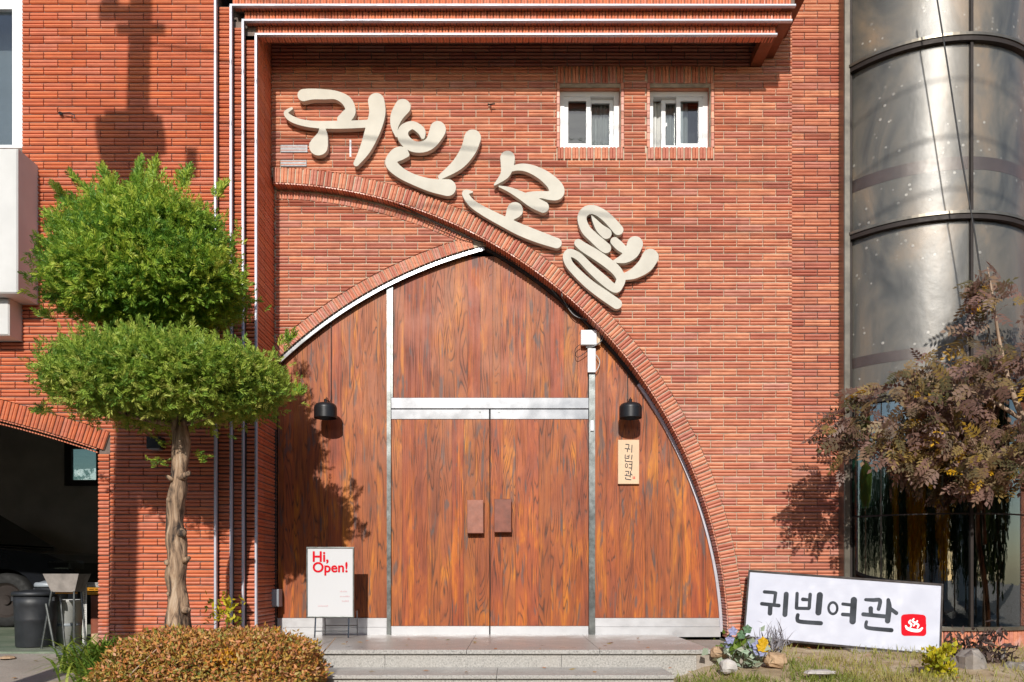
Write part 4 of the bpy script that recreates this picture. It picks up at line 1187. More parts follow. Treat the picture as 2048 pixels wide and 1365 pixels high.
# ------------------------------------------------------------------ standing sign "Hi, Open!"
YS = -.30
ss = empty('standing_sign', (WX(660,YS), YS, 0), 'small white standing sign board with red greeting on a steel stand', 'sign')
x0, x1, z0, z1 = WX(612.5,YS), WX(708,YS), WZ(1236,YS), WZ(1094.5,YS)
fill_mesh('frame', [[(x0,z0),(x1,z0),(x1,z1),(x0,z1)], [(x0+.011,z0+.012),(x1-.011,z0+.012),(x1-.011,z1-.012),(x0+.011,z1-.012)]], YS, YS+.025, M['steel_dull'], ss, .002)
M['acrylic'] = simple('glossy_white_print', (.62, .62, .63), .07, 0, .01, 2)
MB().box((x0+.009, YS+.006, z0+.009), (x1-.009, YS+.02, z1-.009)).build('poster', M['acrylic'], ss)
def text(body, px0, py_base, px1, y, name, mat, parent, off=.012, spacing=1.0):
    cu = bpy.data.curves.new('tmp', 'FONT'); cu.body = body; cu.size = 1; cu.fill_mode = 'FRONT'; cu.space_character = spacing
    tmp = bpy.data.objects.new('tmp', cu); C.objects.link(tmp)
    dg = bpy.context.evaluated_depsgraph_get(); dg.update()
    me0 = tmp.evaluated_get(dg).to_mesh()
    xs_ = [p.co.x for p in me0.vertices]; a, b = min(xs_), max(xs_)
    X0, X1_ = WX(px0,y), WX(px1,y); k = (X1_-X0)/(b-a); zb_ = WZ(py_base,y)
    mb = MB()                                  # bold: a few copies shifted by a hair
    for q_, (ox, oz) in enumerate(((0,0),(off,0),(-off,0),(0,off),(0,-off),(off*.7,off*.7),(-off*.7,off*.7),(off*.7,-off*.7),(-off*.7,-off*.7))):
        mb.add([(X0+(p.co.x-a+ox)*k, y-.00012*q_, zb_+(p.co.y+oz)*k) for p in me0.vertices], [tuple(p.vertices) for p in me0.polygons])
    tmp.evaluated_get(dg).to_mesh_clear(); bpy.data.objects.remove(tmp); bpy.data.curves.remove(cu)
    return mb.build(name, mat, parent)
text('Hi,', 626, 1123.5, 656.5, YS+.003, 'lettering', M['red'], ss, .025)
text('Open!', 626, 1144.5, 694.5, YS+.003, 'lettering', M['red'], ss, .025)
# small print, too small to read in the photo: rows of tiny marks
for (p0, p1, py) in ((680,693,1184.5),(680,699,1194.5),(684,698,1204),(636,656,1213.5)):
    x = p0; fm = []
    while x < p1:
        h = random.choice((1.2,1.2,1.8)); w_ = random.uniform(1.2,2.2); fm.append([(x,py),(x+w_*.7,py),(x+w_*.7,py-h*1.6),(x,py-h*1.6)]); x += w_*1.35
    mb = MB()
    for q in fm: mb.add([(WX(a,YS+.003), YS+.003, WZ(b,YS+.003)) for a, b in q], [(0,1,2,3)])
    o = mb.build('small_print', M['pink_print'], ss); o['kind'] = 'stuff'
for px in (630, 697):
    xx = WX(px,YS)
    MB().tube([(xx, YS-.01, .005), (xx, YS+.03, z0+.06)], .0065, 6).build('leg', M['steel'], ss)
    MB().tube([(xx+.02, YS+.30, .005), (xx+.02, YS+.27, z0+.05), (xx, YS+.02, z0+.03)], .0065, 6).build('leg', M['steel'], ss)
MB().tube([(WX(630,YS), YS+.005, .06), (WX(697,YS), YS+.005, .06)], .005, 6).build('cross_bar', M['steel'], ss)
MB().tube([(WX(630,YS)+.02, YS+.285, .09), (WX(697,YS)+.02, YS+.285, .09)], .005, 6).build('cross_bar', M['steel'], ss)
MB().box((x0+.04, YS+.03, z0+.02), (x1-.04, YS+.045, z1-.02)).build('back_board', M['steel_dull'], ss)

# ------------------------------------------------------------------ electrics
YJ = YD-.07
jbx = empty('junction_box', (WX(1180,YJ), YJ, WZ(690,YJ)), 'white cable junction box with trunking at the top of the right door post', 'box')
MB().cbox((WX(1162,YJ), YJ, WZ(690,YJ)), (WX(1194,YJ), YD-.031, WZ(660,YJ)), .006).build('box_body', M['pvc'], jbx)
MB().cbox((WX(1194.5,YJ), YJ+.012, WZ(689,YJ)), (WX(1201,YJ), YD-.031, WZ(662,YJ)), .004).build('box_lid', M['plaque'], jbx)
MB().cbox((WX(1175.5,YD-.06), YD-.06, WZ(745,YD-.06)), (WX(1191.5,YD-.06), YD-.031, WZ(697,YD-.06)), .004).build('trunking', M['pvc'], jbx)
MB().cbox((WX(1181,YD-.045), YD-.045, WZ(862,YD-.045)), (WX(1187.5,YD-.045), YD-.031, WZ(841,YD-.045)), .002).build('door_contact', M['pvc'], jbx)
def cable(name, pts, r, mat, label, y=YD-.05, parent=None):
    q = smooth_stroke([(a, b, c) for a, b, *rest in pts for c in [rest[0] if rest else y]], 6)
    o = MB().tube([W(a, b, c) for a, b, c in q], r, 6).build(name, mat, parent)
    if parent is None: tag(o, label, 'cable')
    return o
cable('cable', [(977,492),(1030,525),(1090,562),(1130,610),(1165,640),(1180,655)], .008, M['cable_black'], 'black cable running under the arch from the apex to the white box', YD-.06)
cable('cable', [(979,486),(1050,528),(1085,556),(1112,590),(1150,630),(1195,650),(1203,672),(1190,692),(1172,695)], .0045, M['cable'], 'grey cable looping along the arch to the white box')
cable('cable', [(1122,470,-.03),(1119,510,-.035),(1121,560,-.035),(1124,590,-.02),(1128,602,.08),(1150,632,.09),(1192,645,.09),(1206,660,.09),(1204,680,.09),(1188,693,.09)], .004, M['cable'], 'thin grey cable dropping from the lettering across the brick ring')
cable('cable', [(1170,692),(1160,690),(1150,700),(1155,715),(1176,702)], .003, M['rubber'], 'thin dark wire loop left of the white trunking')
cable('cable', [(1192,710),(1199,722),(1197,735),(1190,745)], .0035, M['pale_plastic'], 'pale wire beside the white trunking')
cable('cable', [(555,365,-.0),(640,372,.0),(720,388,.0),(800,412,.01),(880,450,.02),(930,474,.03),(976,488,.05)], .005, M['cable_black'], 'black cable hugging the underside of the upper brick ring', .0)
cable('cable', [(923,384,-.05),(955,380,-.05),(990,371,-.05)], .003, M['cable'], 'short wire joining the second and third raised letters', -.05)
# conduit and meter box in the corner left of the panel
YC = YD-.05
cd = empty('conduit_box', (WX(546,YC), YC, 0), 'grey electric box on a dark conduit beside the left reveal', 'box')
MB().tube([(WX(550,YC), YC, .0), (WX(550,YC), YC, WZ(860,YC))], .014, 10).build('conduit', M['bronze_dark'], cd)
MB().cbox((WX(533,YC-.1), YC-.10, WZ(1214,YC-.1)), (WX(557,YC-.1), YC+.02, WZ(1179,YC-.1)), .01).build('box_body', M['grey_plastic'], cd)
for zz_ in (.55, 1.2):
    MB().box((WX(550,YC)-.02, YC-.016, zz_), (WX(550,YC)+.02, YC+.03, zz_+.012)).build('clip', M['steel'], cd)
o = MB().tube([(WX(492,P4-.01), P4-.018, -.2), (WX(492,P4-.01), P4-.018, 1.45), (WX(493,P4-.01), P4-.018, 2.2)], .009, 8).build('cable', M['cable_black']); tag(o, 'black cable running up between the silver edge strips', 'cable')
wl_ = empty('wall_light', (WX(308,P1-.1), P1-.02, WZ(896,P1-.1)), 'small black box wall light behind the trunk of the clipped tree', 'lamp')
MB().cbox((WX(292,P1-.10), P1-.10, WZ(897,P1-.1)), (WX(321,P1-.10), P1-.016, WZ(874,P1-.1)), .006).build('light_body', M['black'], wl_)
MB().box((WX(296,P1-.1), P1-.095, WZ(897,P1-.1)-.006), (WX(317,P1-.1), P1-.02, WZ(897,P1-.1)-.0005)).build('light_lens', M['grey_plastic'], wl_)
o = MB().tube([W(975,209,-.005), W(981,209,-.05), W(990,208,-.055)], .006, 6).tube([W(982,209,-.05), W(982,216,-.05)], .004, 6).build('wall_hook', M['black']); tag(o, 'small black hook on the wall right of the first letter', 'hook')
o = MB().tube([W(120,226,P1), W(121,227,P1-.05)], .012, 8).tube([W(121,227,P1-.03), W(140,226,P1-.05), W(148,230,P1-.05), W(150,236,P1-.05)], .004, 6).build('wall_hook', M['rubber']); tag(o, 'small insulated hook on the left wall beside the window', 'hook')
o = MB().tube([W(701,315,-.01), W(701,281,-.01)], .010, 8).build('white_tube', M['pvc']); tag(o, 'short white tube on the wall under the first letter', 'tube')

# ------------------------------------------------------------------ things in and before the garage
FZ = -.07
def can(px, pw, y, ptop, mat, name, label, lid=None, taper=.9):
    c = W(px, 1200, y); s = F/(D+y); r = pw/2/s; h = WZ(ptop, y) - FZ
    e = empty(name, (c.x, y, FZ), label, 'bin')
    MB().lathe([(0,0),(r*taper*.96,0),(r*taper,.012),(r*taper*1.04,h*.45),(r*taper*1.075,h*.47),(r*taper*1.06,h*.5),(r*taper*1.08,h*.72),(r*taper*1.10,h*.74),(r*taper*1.09,h*.77),(r*.99,h*.93),(r*.95,h*.92),(r*taper*.9,.03),(0,.03)], (c.x, y, FZ), 32).build('bin_body', mat, e, True)
    MB().lathe([(r*.9,h*.90),(r*1.08,h*.90),(r*1.09,h*.93),(r*1.06,h*.96),(r*.98,h*.975),(r*.9,h*.965),(r*.5,h*1.0),(0,h*1.01)], (c.x, y, FZ), 32).build('bin_lid', lid or mat, e, True)
    for sg in (-1,1):
        MB().cbox((c.x+sg*r*1.02-.012, y-.05, FZ+h*.80), (c.x+sg*r*1.02+.012, y+.05, FZ+h*.88), .004).build('handle', mat, e)
    return e
can(72, 80, -.28, 1180, M['rubber'], 'trash_can', 'black round plastic bin with lid standing in the garage mouth')
can(104, 58, .35, 1162, M['rubber'], 'trash_can', 'dark grey lidded bin half hidden behind the black bin', M['grey_plastic'])
y = -.05; c = W(134, 1200, y); s = F/(D+y)
pb = empty('plastic_tub', (c.x, y, FZ), 'pale grey plastic tub behind the folding brazier', 'tub')
MB().lathe([(0,0),(.105,0),(.122,.36),(.133,.37),(.133,.385),(.117,.385),(.10,.02),(0,.02)], (c.x, y, FZ), 28).build('tub_body', M['pale_plastic'], pb, True)
MB().lathe([(.1125,.16),(.1175,.165),(.118,.18),(.113,.185)], (c.x, y, FZ), 28).build('tub_hoop', M['grey_plastic'], pb, True)
# folding brazier: tapered trough on crossed legs
y = -.36; s = F/(D+y)
bz = empty('brazier', (WX(137,y), y, FZ), 'rusty metal trough brazier on crossed legs beside the black bin', 'brazier')
t0, t1 = WZ(1148,y), WZ(1184,y)
xa, xb, xc, xd = WX(99,y), WX(170,y), WX(112,y), WX(158,y)
mb = MB(); ya, yb2 = y-.10, y+.10
o_ = [(xa,ya,t0),(xb,ya,t0),(xb,yb2,t0),(xa,yb2,t0),(xc,ya+.03,t1),(xd,ya+.03,t1),(xd,yb2-.03,t1),(xc,yb2-.03,t1)]
i_ = [(p[0]+(.006 if p[0] < (xa+xb)/2 else -.006), p[1]+(.006 if p[1] < y else -.006), p[2]+(.0 if k < 4 else .006)) for k, p in enumerate(o_)]
mb.add(o_+i_, [(0,4,5,1),(1,5,6,2),(2,6,7,3),(3,7,4,0),(4,7,6,5),(8,9,13,12),(9,10,14,13),(10,11,15,14),(11,8,12,15),(12,13,14,15),(0,1,9,8),(1,2,10,9),(2,3,11,10),(3,0,8,11)])
mb.build('trough', M['rock_grey'], bz)
for (p0, p1, yy) in ((114,98,ya+.02),(113,127,yb2-.05),(157,161,ya+.03),(156,170,yb2-.05)):
    MB().tube([(WX(p0,y), yy, t1+.005), (WX(p1,y), yy-.03, FZ)], .009, 8).build('leg', M['steel_dull'], bz)
MB().tube([(WX(107,y), y-.11, WZ(1207,y)), (WX(125,y), y-.12, FZ+.005)], .011, 8).build('leg', M['steel_dull'], bz)
MB().tube([(WX(114,y), y-.02, WZ(1186,y)), (WX(157,y), y-.02, WZ(1186,y))], .008, 8).build('cross_bar', M['yellow_plastic'], bz)
# wire mesh basket with an orange crate inside
y = -.22
wb = empty('mesh_rack', (WX(185,y), y, FZ), 'white wire mesh rack against the garage pillar', 'rack')
x0, x1, z0, z1 = WX(166,y), WX(206,y), FZ, WZ(1166,y)
for k in range(2):
    xx = x0+k*(.028)
    MB().tube([(xx, y, z0), (xx, y, z1)], .004, 6).build('upright', M['white'], wb)
wire = MB()
for i in range(36):
    z = z0+(z1-z0)*i/35; wire.tube([(x0, y, z), (x0+.03, y, z)], .0016, 4)
for i in range(5): wire.tube([(x0+.03*i/4, y, z0), (x0+.03*i/4, y, z1)], .0016, 4)
for i in range(14): wire.tube([(x0+.03+(x1-x0-.03)*i/13, y, z1-.035), (x0+.03+(x1-x0-.03)*i/13, y, z1)], .0016, 4)
for i in range(4): wire.tube([(x0, y, z1-.035*i/3), (x1, y, z1-.035*i/3)], .0016, 4)
o = wire.build('wire_mesh', M['white'], wb); o['kind'] = 'stuff'
y2 = .02
cr = empty('plastic_crate', (WX(186,y2), y2, FZ), 'orange-yellow plastic crate on a box behind the mesh rack', 'crate')
cx0, cx1, cz0, cz1 = WX(174,y2), WX(214,y2), WZ(1190,y2), WZ(1176,y2)
MB().cbox((cx0, y2, cz0), (cx1, y2+.25, cz0+.012)).build('crate_floor', M['yellow_plastic'], cr)
for k in range(3): MB().cbox((cx0, y2, cz0+.016+k*.018), (cx1, y2+.01, cz0+.026+k*.018), .002).build('slat', M['yellow_plastic'], cr)
for k in range(4):
    xx = cx0+(cx1-cx0-.01)*k/3; MB().box((xx, y2+.011, cz0+.013), (xx+.01, y2+.02, cz1)).build('post', M['yellow_plastic'], cr)
o = MB().cbox((cx0+.02, y2+.02, FZ), (cx1, y2+.24, cz0-.002), .006).build('storage_box', M['handle']); tag(o, 'dark brown box under the orange-yellow crate', 'box')
o = MB().cbox((WX(184,-.5), -.52, FZ-.03), (WX(198,-.5), -.42, WZ(1268,-.5)), .008).build('loose_block', M['rock_tan']); tag(o, 'pale tan block at the foot of the garage pillar', 'block')
p0, p1 = W(112, 1311, -.95), W(166, 1301, -.85)
o = MB().tube([p0, p1], .014, 8).tube([p0.lerp(p1,.28), p0.lerp(p1,.28)+Vector((-.01,-.03,-.03))], .010, 8).build('iron_pipe', M['steel_dull']); tag(o, 'rusty grey iron pipe lying on the kerb before the garage', 'pipe')
p = W(15, 1314, -.95); o = MB().lathe([(0,.02),(.02,.018),(.05,.01),(.06,0),(0,0)], (p.x, p.y, p.z-.01), 9).build('leaf_litter', M['rock_tan']); tag(o, 'small heap of tan leaf litter at the garage kerb', 'litter')

# black car parked across the garage
cy = 2.25; s = F/(D+cy)
car = empty('parked_car', (-6.3, cy+.9, FZ), 'black car parked across the dark garage, nose to the right', 'car')
nose = WX(150, cy)
def cxp(d): return nose - d
body = [(0,.32),(.02,.62),(.10,.74),(.35,.84),(1.15,.94),(1.25,1.0),(3.9,1.02),(4.35,.95),(4.42,.6),(4.38,.32)]
def arch_pts(xc, r=.36):
    return [(xc-r*math.cos(t), .30+r*math.sin(t)) for t in np.linspace(0, math.pi, 12)]
low = [(.62-.36,.30)] 
outline = [(cxp(d), FZ+h) for d, h in body]
bot = []
for xc in (3.55, .78):
    bot += [(cxp(xc + r_), FZ+hh_) for r_, hh_ in [(.37*math.cos(t), .30+.37*math.sin(t)) for t in np.linspace(0, math.pi, 12)]]
full_ = outline + [(cxp(4.3), FZ+.26)] + bot + [(cxp(.1), FZ+.26)]
mb = MB(); n = len(full_)
ins = 0.05
cenx, cenz = cxp(2.2), FZ+.6
rings_ = [(cy+.09, .97), (cy, 1.0), (cy+1.75, 1.0), (cy+1.84, .97)]
for (yy, k) in [(cy+.0, .985), (cy+.05, 1.0), (cy+1.75, 1.0), (cy+1.8, .985)]:
    mb.v += [(cenx+(x-cenx)*k, yy, cenz+(z-cenz)*k) for x, z in full_]
for r_ in range(3):
    mb.f += [(r_*n+i, r_*n+(i+1)%n, (r_+1)*n+(i+1)%n, (r_+1)*n+i) for i in range(n)]
mb.f += [tuple(range(n-1,-1,-1)), tuple(3*n+i for i in range(n))]
mb.build('body', M['car'], car)
roof = [(cxp(1.18), FZ+.97), (cxp(1.95), FZ+1.46), (cxp(2.4), FZ+1.54), (cxp(3.6), FZ+1.50), (cxp(4.2), FZ+1.0)]
mb = MB()
for yy, k in ((cy+.08, 0), (cy+1.72, 0)):
    mb.v += [(x, yy+(.12 if z > FZ+1.2 else 0)*(1 if yy < cy+1 else -1), z) for x, z in roof]
mb.f = [(0,1,2,3,4),(9,8,7,6,5)] + [(i, 5+i, 5+(i+1)%5, (i+1)%5) for i in range(5)]
mb.build('cabin', M['car'], car)
wpts = [(cxp(1.42), FZ+1.03), (cxp(1.98), FZ+1.38), (cxp(2.35), FZ+1.44), (cxp(2.55), FZ+1.44), (cxp(2.5), FZ+1.03)]
MB().add([(x, cy+.07+(.12*(z-FZ-1.0)/.46), z) for x, z in wpts], [(0,1,2,3,4)]).build('side_window', M['glass'], car)
wpts = [(cxp(2.6), FZ+1.03), (cxp(2.65), FZ+1.44), (cxp(3.5), FZ+1.41), (cxp(3.8), FZ+1.05)]
MB().add([(x, cy+.07+(.12*(z-FZ-1.0)/.46), z) for x, z in wpts], [(0,1,2,3)]).build('side_window', M['glass'], car)
MB().tube([(cxp(1.16), cy+.03, FZ+.99), (cxp(1.5), cy+.08, FZ+1.19), (cxp(1.97), cy+.12, FZ+1.45), (cxp(2.4), cy+.13, FZ+1.50)], .016, 6).build('window_trim', M['alu'], car)
for xc in (3.55, .78):
    for yy in (cy+.06, cy+1.62):
        w = part('wheel', None); w.location = (cxp(xc), yy, FZ+.31); w.parent = car; w.location = Vector(w.location) - Vector(car.location)
        tm = MB(); rm = MB()
        for rr, mbx, prof in ((0, tm, [(.20,-.09),(.28,-.10),(.31,-.07),(.31,.07),(.28,.10),(.20,.09)]), (1, rm, [(0,-.075),(.05,-.08),(.06,-.05),(.17,-.06),(.20,-.085),(.205,0)])):
            m_ = len(prof); sg_ = 24
            for k in range(sg_):
                a = 2*math.pi*k/sg_; mbx.v += [(cxp(xc)+r_*math.cos(a), yy+h_, FZ+.31+r_*math.sin(a)) for r_, h_ in prof]
            mbx.f += [(k*m_+i, k*m_+i+1, ((k+1)%sg_)*m_+i+1, ((k+1)%sg_)*m_+i) for k in range(sg_) for i in range(m_-1)]
        tm.build('tyre', M['tyre'], w, True); rm.build('rim', M['bronze_dark'], w, False)
MB().cbox((cxp(.32), cy-.012, FZ+.66), (cxp(.05), cy+.3, FZ+.76), .02).build('headlight', M['glass'], car)
MB().cbox((cxp(1.55), cy-.16, FZ+1.0), (cxp(1.38), cy+.02, FZ+1.12), .03).build('mirror', M['car'], car)
for d in (1.35, 2.52, 3.6): MB().box((cxp(d)-.004, cy-.002, FZ+.36), (cxp(d)+.004, cy+.02, FZ+.98)).build('door_gap', M['tyre'], car)
MB().cbox((cxp(2.4), cy-.025, FZ+.86), (cxp(2.2), cy+.0, FZ+.89), .006).build('door_handle', M['alu'], car)

# ------------------------------------------------------------------ clipped juniper
YT = -1.5
def blade_sprig(nb=13, L=1.0, wdt=.048, spread=.62, seed=1):
    """feathery sprig along +Z: small pointed blades set along a short axis"""
    r = np.random.default_rng(seed); v = []; f = []
    for i in range(nb):
        t = i/(nb-1); base = np.array([0,0,L*.72*t])
        az = i*2.4+r.uniform(-.4,.4); tilt = spread*(1.15-.75*t)*r.uniform(.7,1.2)
        d = np.array([math.cos(az)*math.sin(tilt), math.sin(az)*math.sin(tilt), math.cos(tilt)])
        ln = L*(.50-.22*t)*r.uniform(.8,1.2); side = np.cross(d, r.normal(size=3)); side /= np.linalg.norm(side)
        k = len(v); v += [base, base+d*ln*.45+side*wdt*L, base+d*ln, base+d*ln*.45-side*wdt*L]; f.append([k,k+1,k+2,k+3])
    return np.array(v), np.array(f)
SPR = blade_sprig()
def crown(name, parent, cpx, cpy, hw, hup, hdn, depth, n, mat, top_flat=1.0, origin=None, seed=1, size=(.065,.105), tuft=.0):
    r = np.random.default_rng(seed)
    s_ = F/(D+YT); c = np.array(W(cpx, cpy, YT))
    d = r.normal(size=(n,3)); d /= np.linalg.norm(d, axis=1, keepdims=True)
    # superellipsoid: flatter, boxier than a ball
    p = 2.25
    nr = (np.abs(d)**p).sum(1)**(1/p); q = d/nr[:,None]
    hz = np.where(q[:,2] > 0, hup, hdn)/s_
    lump = np.array([noise.noise(Vector((a[0]*2.6+seed, a[1]*2.6, a[2]*2.6)))*.13 + noise.noise(Vector((a[0]*6.5, a[1]*6.5+seed, a[2]*6.5)))*.17 + noise.noise(Vector((a[0]*15, a[1]*15+seed, a[2]*15)))*.07 for a in d])
    rad = (1 - .34*r.random(n)**1.9) * (1+lump)
    pos = c + np.stack([q[:,0]*hw/s_, q[:,1]*depth, q[:,2]*hz], 1)*rad[:,None]
    # gather most sprigs into tufts that stand proud of the surface by different amounts
    nc = 260; ci = r.integers(0, nc, n); idx = r.choice(n, nc, replace=False)
    cp = c + (pos[idx]-c)*(1/rad[idx])[:,None]*r.uniform(.86, 1.07, nc)[:,None]
    tone = r.normal(size=nc)*.13
    cl_ = r.random(n) < .72
    pos = np.where(cl_[:,None], cp[ci] + r.normal(size=(n,3))*np.array([.062,.062,.05]), pos)
    q = np.where(cl_[:,None], q[idx][ci], q); hz = np.where(cl_, hz[idx][ci], hz)
    tone = np.where(cl_, tone[ci], -.08)
    out = np.stack([q[:,0]/hw, q[:,1]/(depth*s_), q[:,2]/(hz*s_)], 1); out /= np.linalg.norm(out, axis=1, keepdims=True)
    ax = out*.45 + np.array([0,0,.45]) + r.normal(size=(n,3))*.62
    sz = r.uniform(size[0], size[1], n)
    return scatter(name, SPR[0], SPR[1], pos, ax, sz, mat, parent, origin=origin, rnd=np.clip(r.random(n)*.8 + .12 + tone, 0, 1)), c
jt = empty('juniper_tree', tuple(W(355, 1250, YT)), 'clipped green juniper with two cloud-shaped tiers on a peeling trunk', 'tree')
o, _ = crown('crown', jt, 298, 570, 160, 146, 66, .52, 26000, M['juniper'], seed=3, size=(.05,.095)); tag(o, 'large domed upper tier')
o, _ = crown('crown', jt, 338, 768, 192, 60, 58, .58, 23000, M['juniper_grey'], seed=5, size=(.048,.09)); tag(o, 'wide flat lower tier')
# stray leader shoots on top and left
r_ = np.random.default_rng(11); pp = []; aa = []
for (px, py, dx, dy, n_) in ((275,375,5,-50,60),(230,385,-25,-45,60),(300,368,10,-35,40),(360,380,15,-35,50),(190,400,-40,-40,40),(150,420,-45,-45,50),(125,470,-30,-35,30),(110,640,-30,-10,24),(430,400,18,-28,30),(560,690,25,-18,26),(585,790,14,-4,20),(90,820,-12,6,20)):
    for k in range(n_):
        t = r_.random(); pp.append(W(px+dx*t+r_.normal()*6*(1-t), py+dy*t+r_.normal()*5*(1-t), YT+r_.normal()*.06)); aa.append((dx*.01+r_.normal()*.25, r_.normal()*.25, -dy*.012+.25+r_.normal()*.15))
scatter('crown', SPR[0], SPR[1], np.array(pp), np.array(aa), r_.uniform(.06,.10,len(pp)), M['juniper'], jt)
# trunk: gnarled, with pruned knots
tk = [(352,1262,.098),(354,1235,.080),(356,1200,.066),(352,1160,.062),(355,1120,.075),(353,1080,.062),(350,1040,.056),(353,1000,.062),(358,960,.054),(362,920,.056),(360,870,.058),(352,820,.055),(340,740,.050),(330,640,.045),(310,540,.038),(300,440,.02)]
q = smooth_stroke([(a,b,c) for a,b,c in tk], 4)
tm = MB(); seg = 14; pts = [W(a, b, YT) for a,b,c in q]
tm.tube(pts, [c*1.0 for a,b,c in q], seg)
tv = []
for i, p in enumerate(tm.v):
    P = Vector(p); k = noise.noise(Vector((P.x*11, P.y*11, P.z*6)))*.018 + noise.noise(Vector((P.x*34, P.y*34, P.z*8)))*.013
    cc = pts[min(i//seg, len(pts)-1)]; dn = (P-cc); dn = dn.normalized() if dn.length > 1e-6 else dn
    tv.append(tuple(P+dn*k))
tm.v = tv
tm.build('trunk', M['bark'], jt, True)
for k_, (a, b, dx, dy, rr) in enumerate(((374,952,16,-6,.017),(338,958,-12,-5,.013),(366,1062,6,6,.022),(376,1118,8,-2,.014),(335,1122,-8,3,.020),(374,1216,9,5,.020),(338,1190,-8,-4,.014),(340,1003,-10,-6,.018))):
    # pruned branch stubs: short, tilted, cut off flat
    p0 = W(a-dx*.8, b+4, YT-.02); p1 = W(a+dx*.35, b+dy, YT-.06-.01*(k_ % 3))
    MB().tube([p0, p0.lerp(p1,.55), p1], [rr*2.0, rr*1.2, rr*.9], 9).build('knot', M['bark'], jt, True)
for (a0_, b0_, a1_, b1_) in ((356,850,180,800),(356,850,500,790),(350,800,420,740),(345,760,240,700),(320,640,180,560),(320,640,430,560),(310,560,260,430),(310,560,370,440)):
    MB().tube([W(a0_,b0_,YT), W((a0_+a1_)/2,(b0_+b1_)/2+8,YT-.1), W(a1_,b1_,YT+.1)], [.03,.02,.01], 7).build('limb', M['bark'], jt, True)
# low side shoots on the trunk
pp = []; aa = []
for (px, py) in ((330,885),(318,925),(392,912),(405,918),(325,930)):
    for k in range(8): pp.append(W(px+r_.normal()*9, py+r_.normal()*5, YT)); aa.append((r_.normal()+ (1 if px > 355 else -1), r_.normal()*.4, .2))
scatter('foliage', SPR[0], SPR[1], np.array(pp), np.array(aa), r_.uniform(.04,.06,len(pp)), M['juniper'], jt)

# ------------------------------------------------------------------ autumn hedge, strap-leaf plants
LEAF = (np.array([[0,0,0],[.30,.06,.45],[0,0,1.0],[-.30,.06,.45]]), np.array([[0,1,2,3]]))
LEAF2 = (np.array([[0,0,0],[.24,.0,.35],[.0,.08,.5],[-.24,.0,.35],[0,0,1.0]]), np.array([[0,1,4,2],[0,2,4,3]]))
def hedge_pts(n, r, hx0, hx1, hy0, hy1, zb_, zt_, p=4.0):
    d = r.normal(size=(n,3)); d /= np.linalg.norm(d, axis=1, keepdims=True); d[:,2] = np.abs(d[:,2])*1.0
    q = d/((np.abs(d)**p).sum(1)**(1/p))[:,None]
    lump = np.array([noise.noise(Vector((a[0]*4, a[1]*4, a[2]*4+9)))*.09 + noise.noise(Vector((a[0]*11, a[1]*11, a[2]*11)))*.05 for a in d])
    rad = (1-.30*r.random(n)**1.4)*(1+lump)
    c = np.array([(hx0+hx1)/2, (hy0+hy1)/2, zb_]); h = np.array([(hx1-hx0)/2, (hy1-hy0)/2, zt_-zb_])
    return c+q*h*rad[:,None], q/h
hd = empty('autumn_hedge', (-1.85, -1.95, GZ), 'low rounded hedge with russet autumn leaves beside the steps', 'hedge')
r_ = np.random.default_rng(21)
pos, nr = hedge_pts(36000, r_, -2.52, -1.19, -2.42, -1.60, GZ, .175)
nr /= np.linalg.norm(nr, axis=1, keepdims=True)
yel = np.array([noise.noise(Vector((p[0]*3.2+4, p[1]*3.2, p[2]*3.2))) for p in pos])
rn = np.clip(r_.random(len(pos))*1.05, 0, 1.05); rn = np.where((yel > .42) & (r_.random(len(pos)) < .5), 1.25, rn)
scatter('foliage', LEAF2[0], LEAF2[1], pos, nr*.5+r_.normal(size=pos.shape)*.8+np.array([0,-.1,.25]), r_.uniform(.020,.038,len(pos)), M['hedge'], hd, rnd=rn, face=nr+r_.normal(size=pos.shape)*.55)
stm = MB()
for k in range(26):
    x = r_.uniform(-2.4,-1.3); y_ = r_.uniform(-2.3,-1.7); stm.tube([(x,y_,GZ),(x+r_.normal()*.06,y_+r_.normal()*.06,-.05),(x+r_.normal()*.1,y_+r_.normal()*.08,.12)], [.008,.006,.003], 5)
o = stm.build('stem', M['twig'], hd); o['kind'] = 'stuff'

def strap(n, c, rad, L, r, mat, parent, name='foliage', wdt=.008, droop=.9):
    """arching strap leaves"""
    V = []; Fc = []; R = []
    for i in range(n):
        a = r.uniform(0, 2*math.pi); b = np.array([c[0]+r.normal()*rad*.35, c[1]+r.normal()*rad*.35, c[2]])
        d = np.array([math.cos(a), math.sin(a), 0]); sd = np.array([-d[1], d[0], 0]); l = L*r.uniform(.6,1.15); up = r.uniform(.5,1.0)
        k = len(V); m_ = 5
        for j in range(m_):
            t = j/(m_-1); p = b + d*l*t*(.35+.4*t)*(1.25-up*.6) + np.array([0,0,l*(up*t - droop*.55*t*t)])
            w_ = wdt*(1-.9*t**2); V += [p-sd*w_, p+sd*w_]
        Fc += [[k+2*j, k+2*j+1, k+2*j+3, k+2*j+2] for j in range(m_-1)]; R += [r.random()]*(2*m_)
    return bulk(name, np.array(V), np.array(Fc).ravel(), 4, mat, parent, np.array(R))
r_ = np.random.default_rng(31)
for (px, py, y, lb_) in ((200,1325,-1.75,'green strap-leaved clump left of the hedge, nearest the driveway'), (246,1300,-1.55,'green strap-leaved clump between hedge and brick pillar'), (240,1345,-2.05,'green strap-leaved clump tucked against the front of the hedge')):
    c = W(px, py, y); c.z = -.10 if y > -1.9 else -.15
    e = empty('lilyturf', tuple(c), lb_, 'plant', 'strap-leaved clumps beside the hedge')
    strap(320, c, .30, .46, r_, M['lily'], e)
    strap(30, c, .22, .26, r_, M['yellowshrub'], e, 'yellowed_leaf')
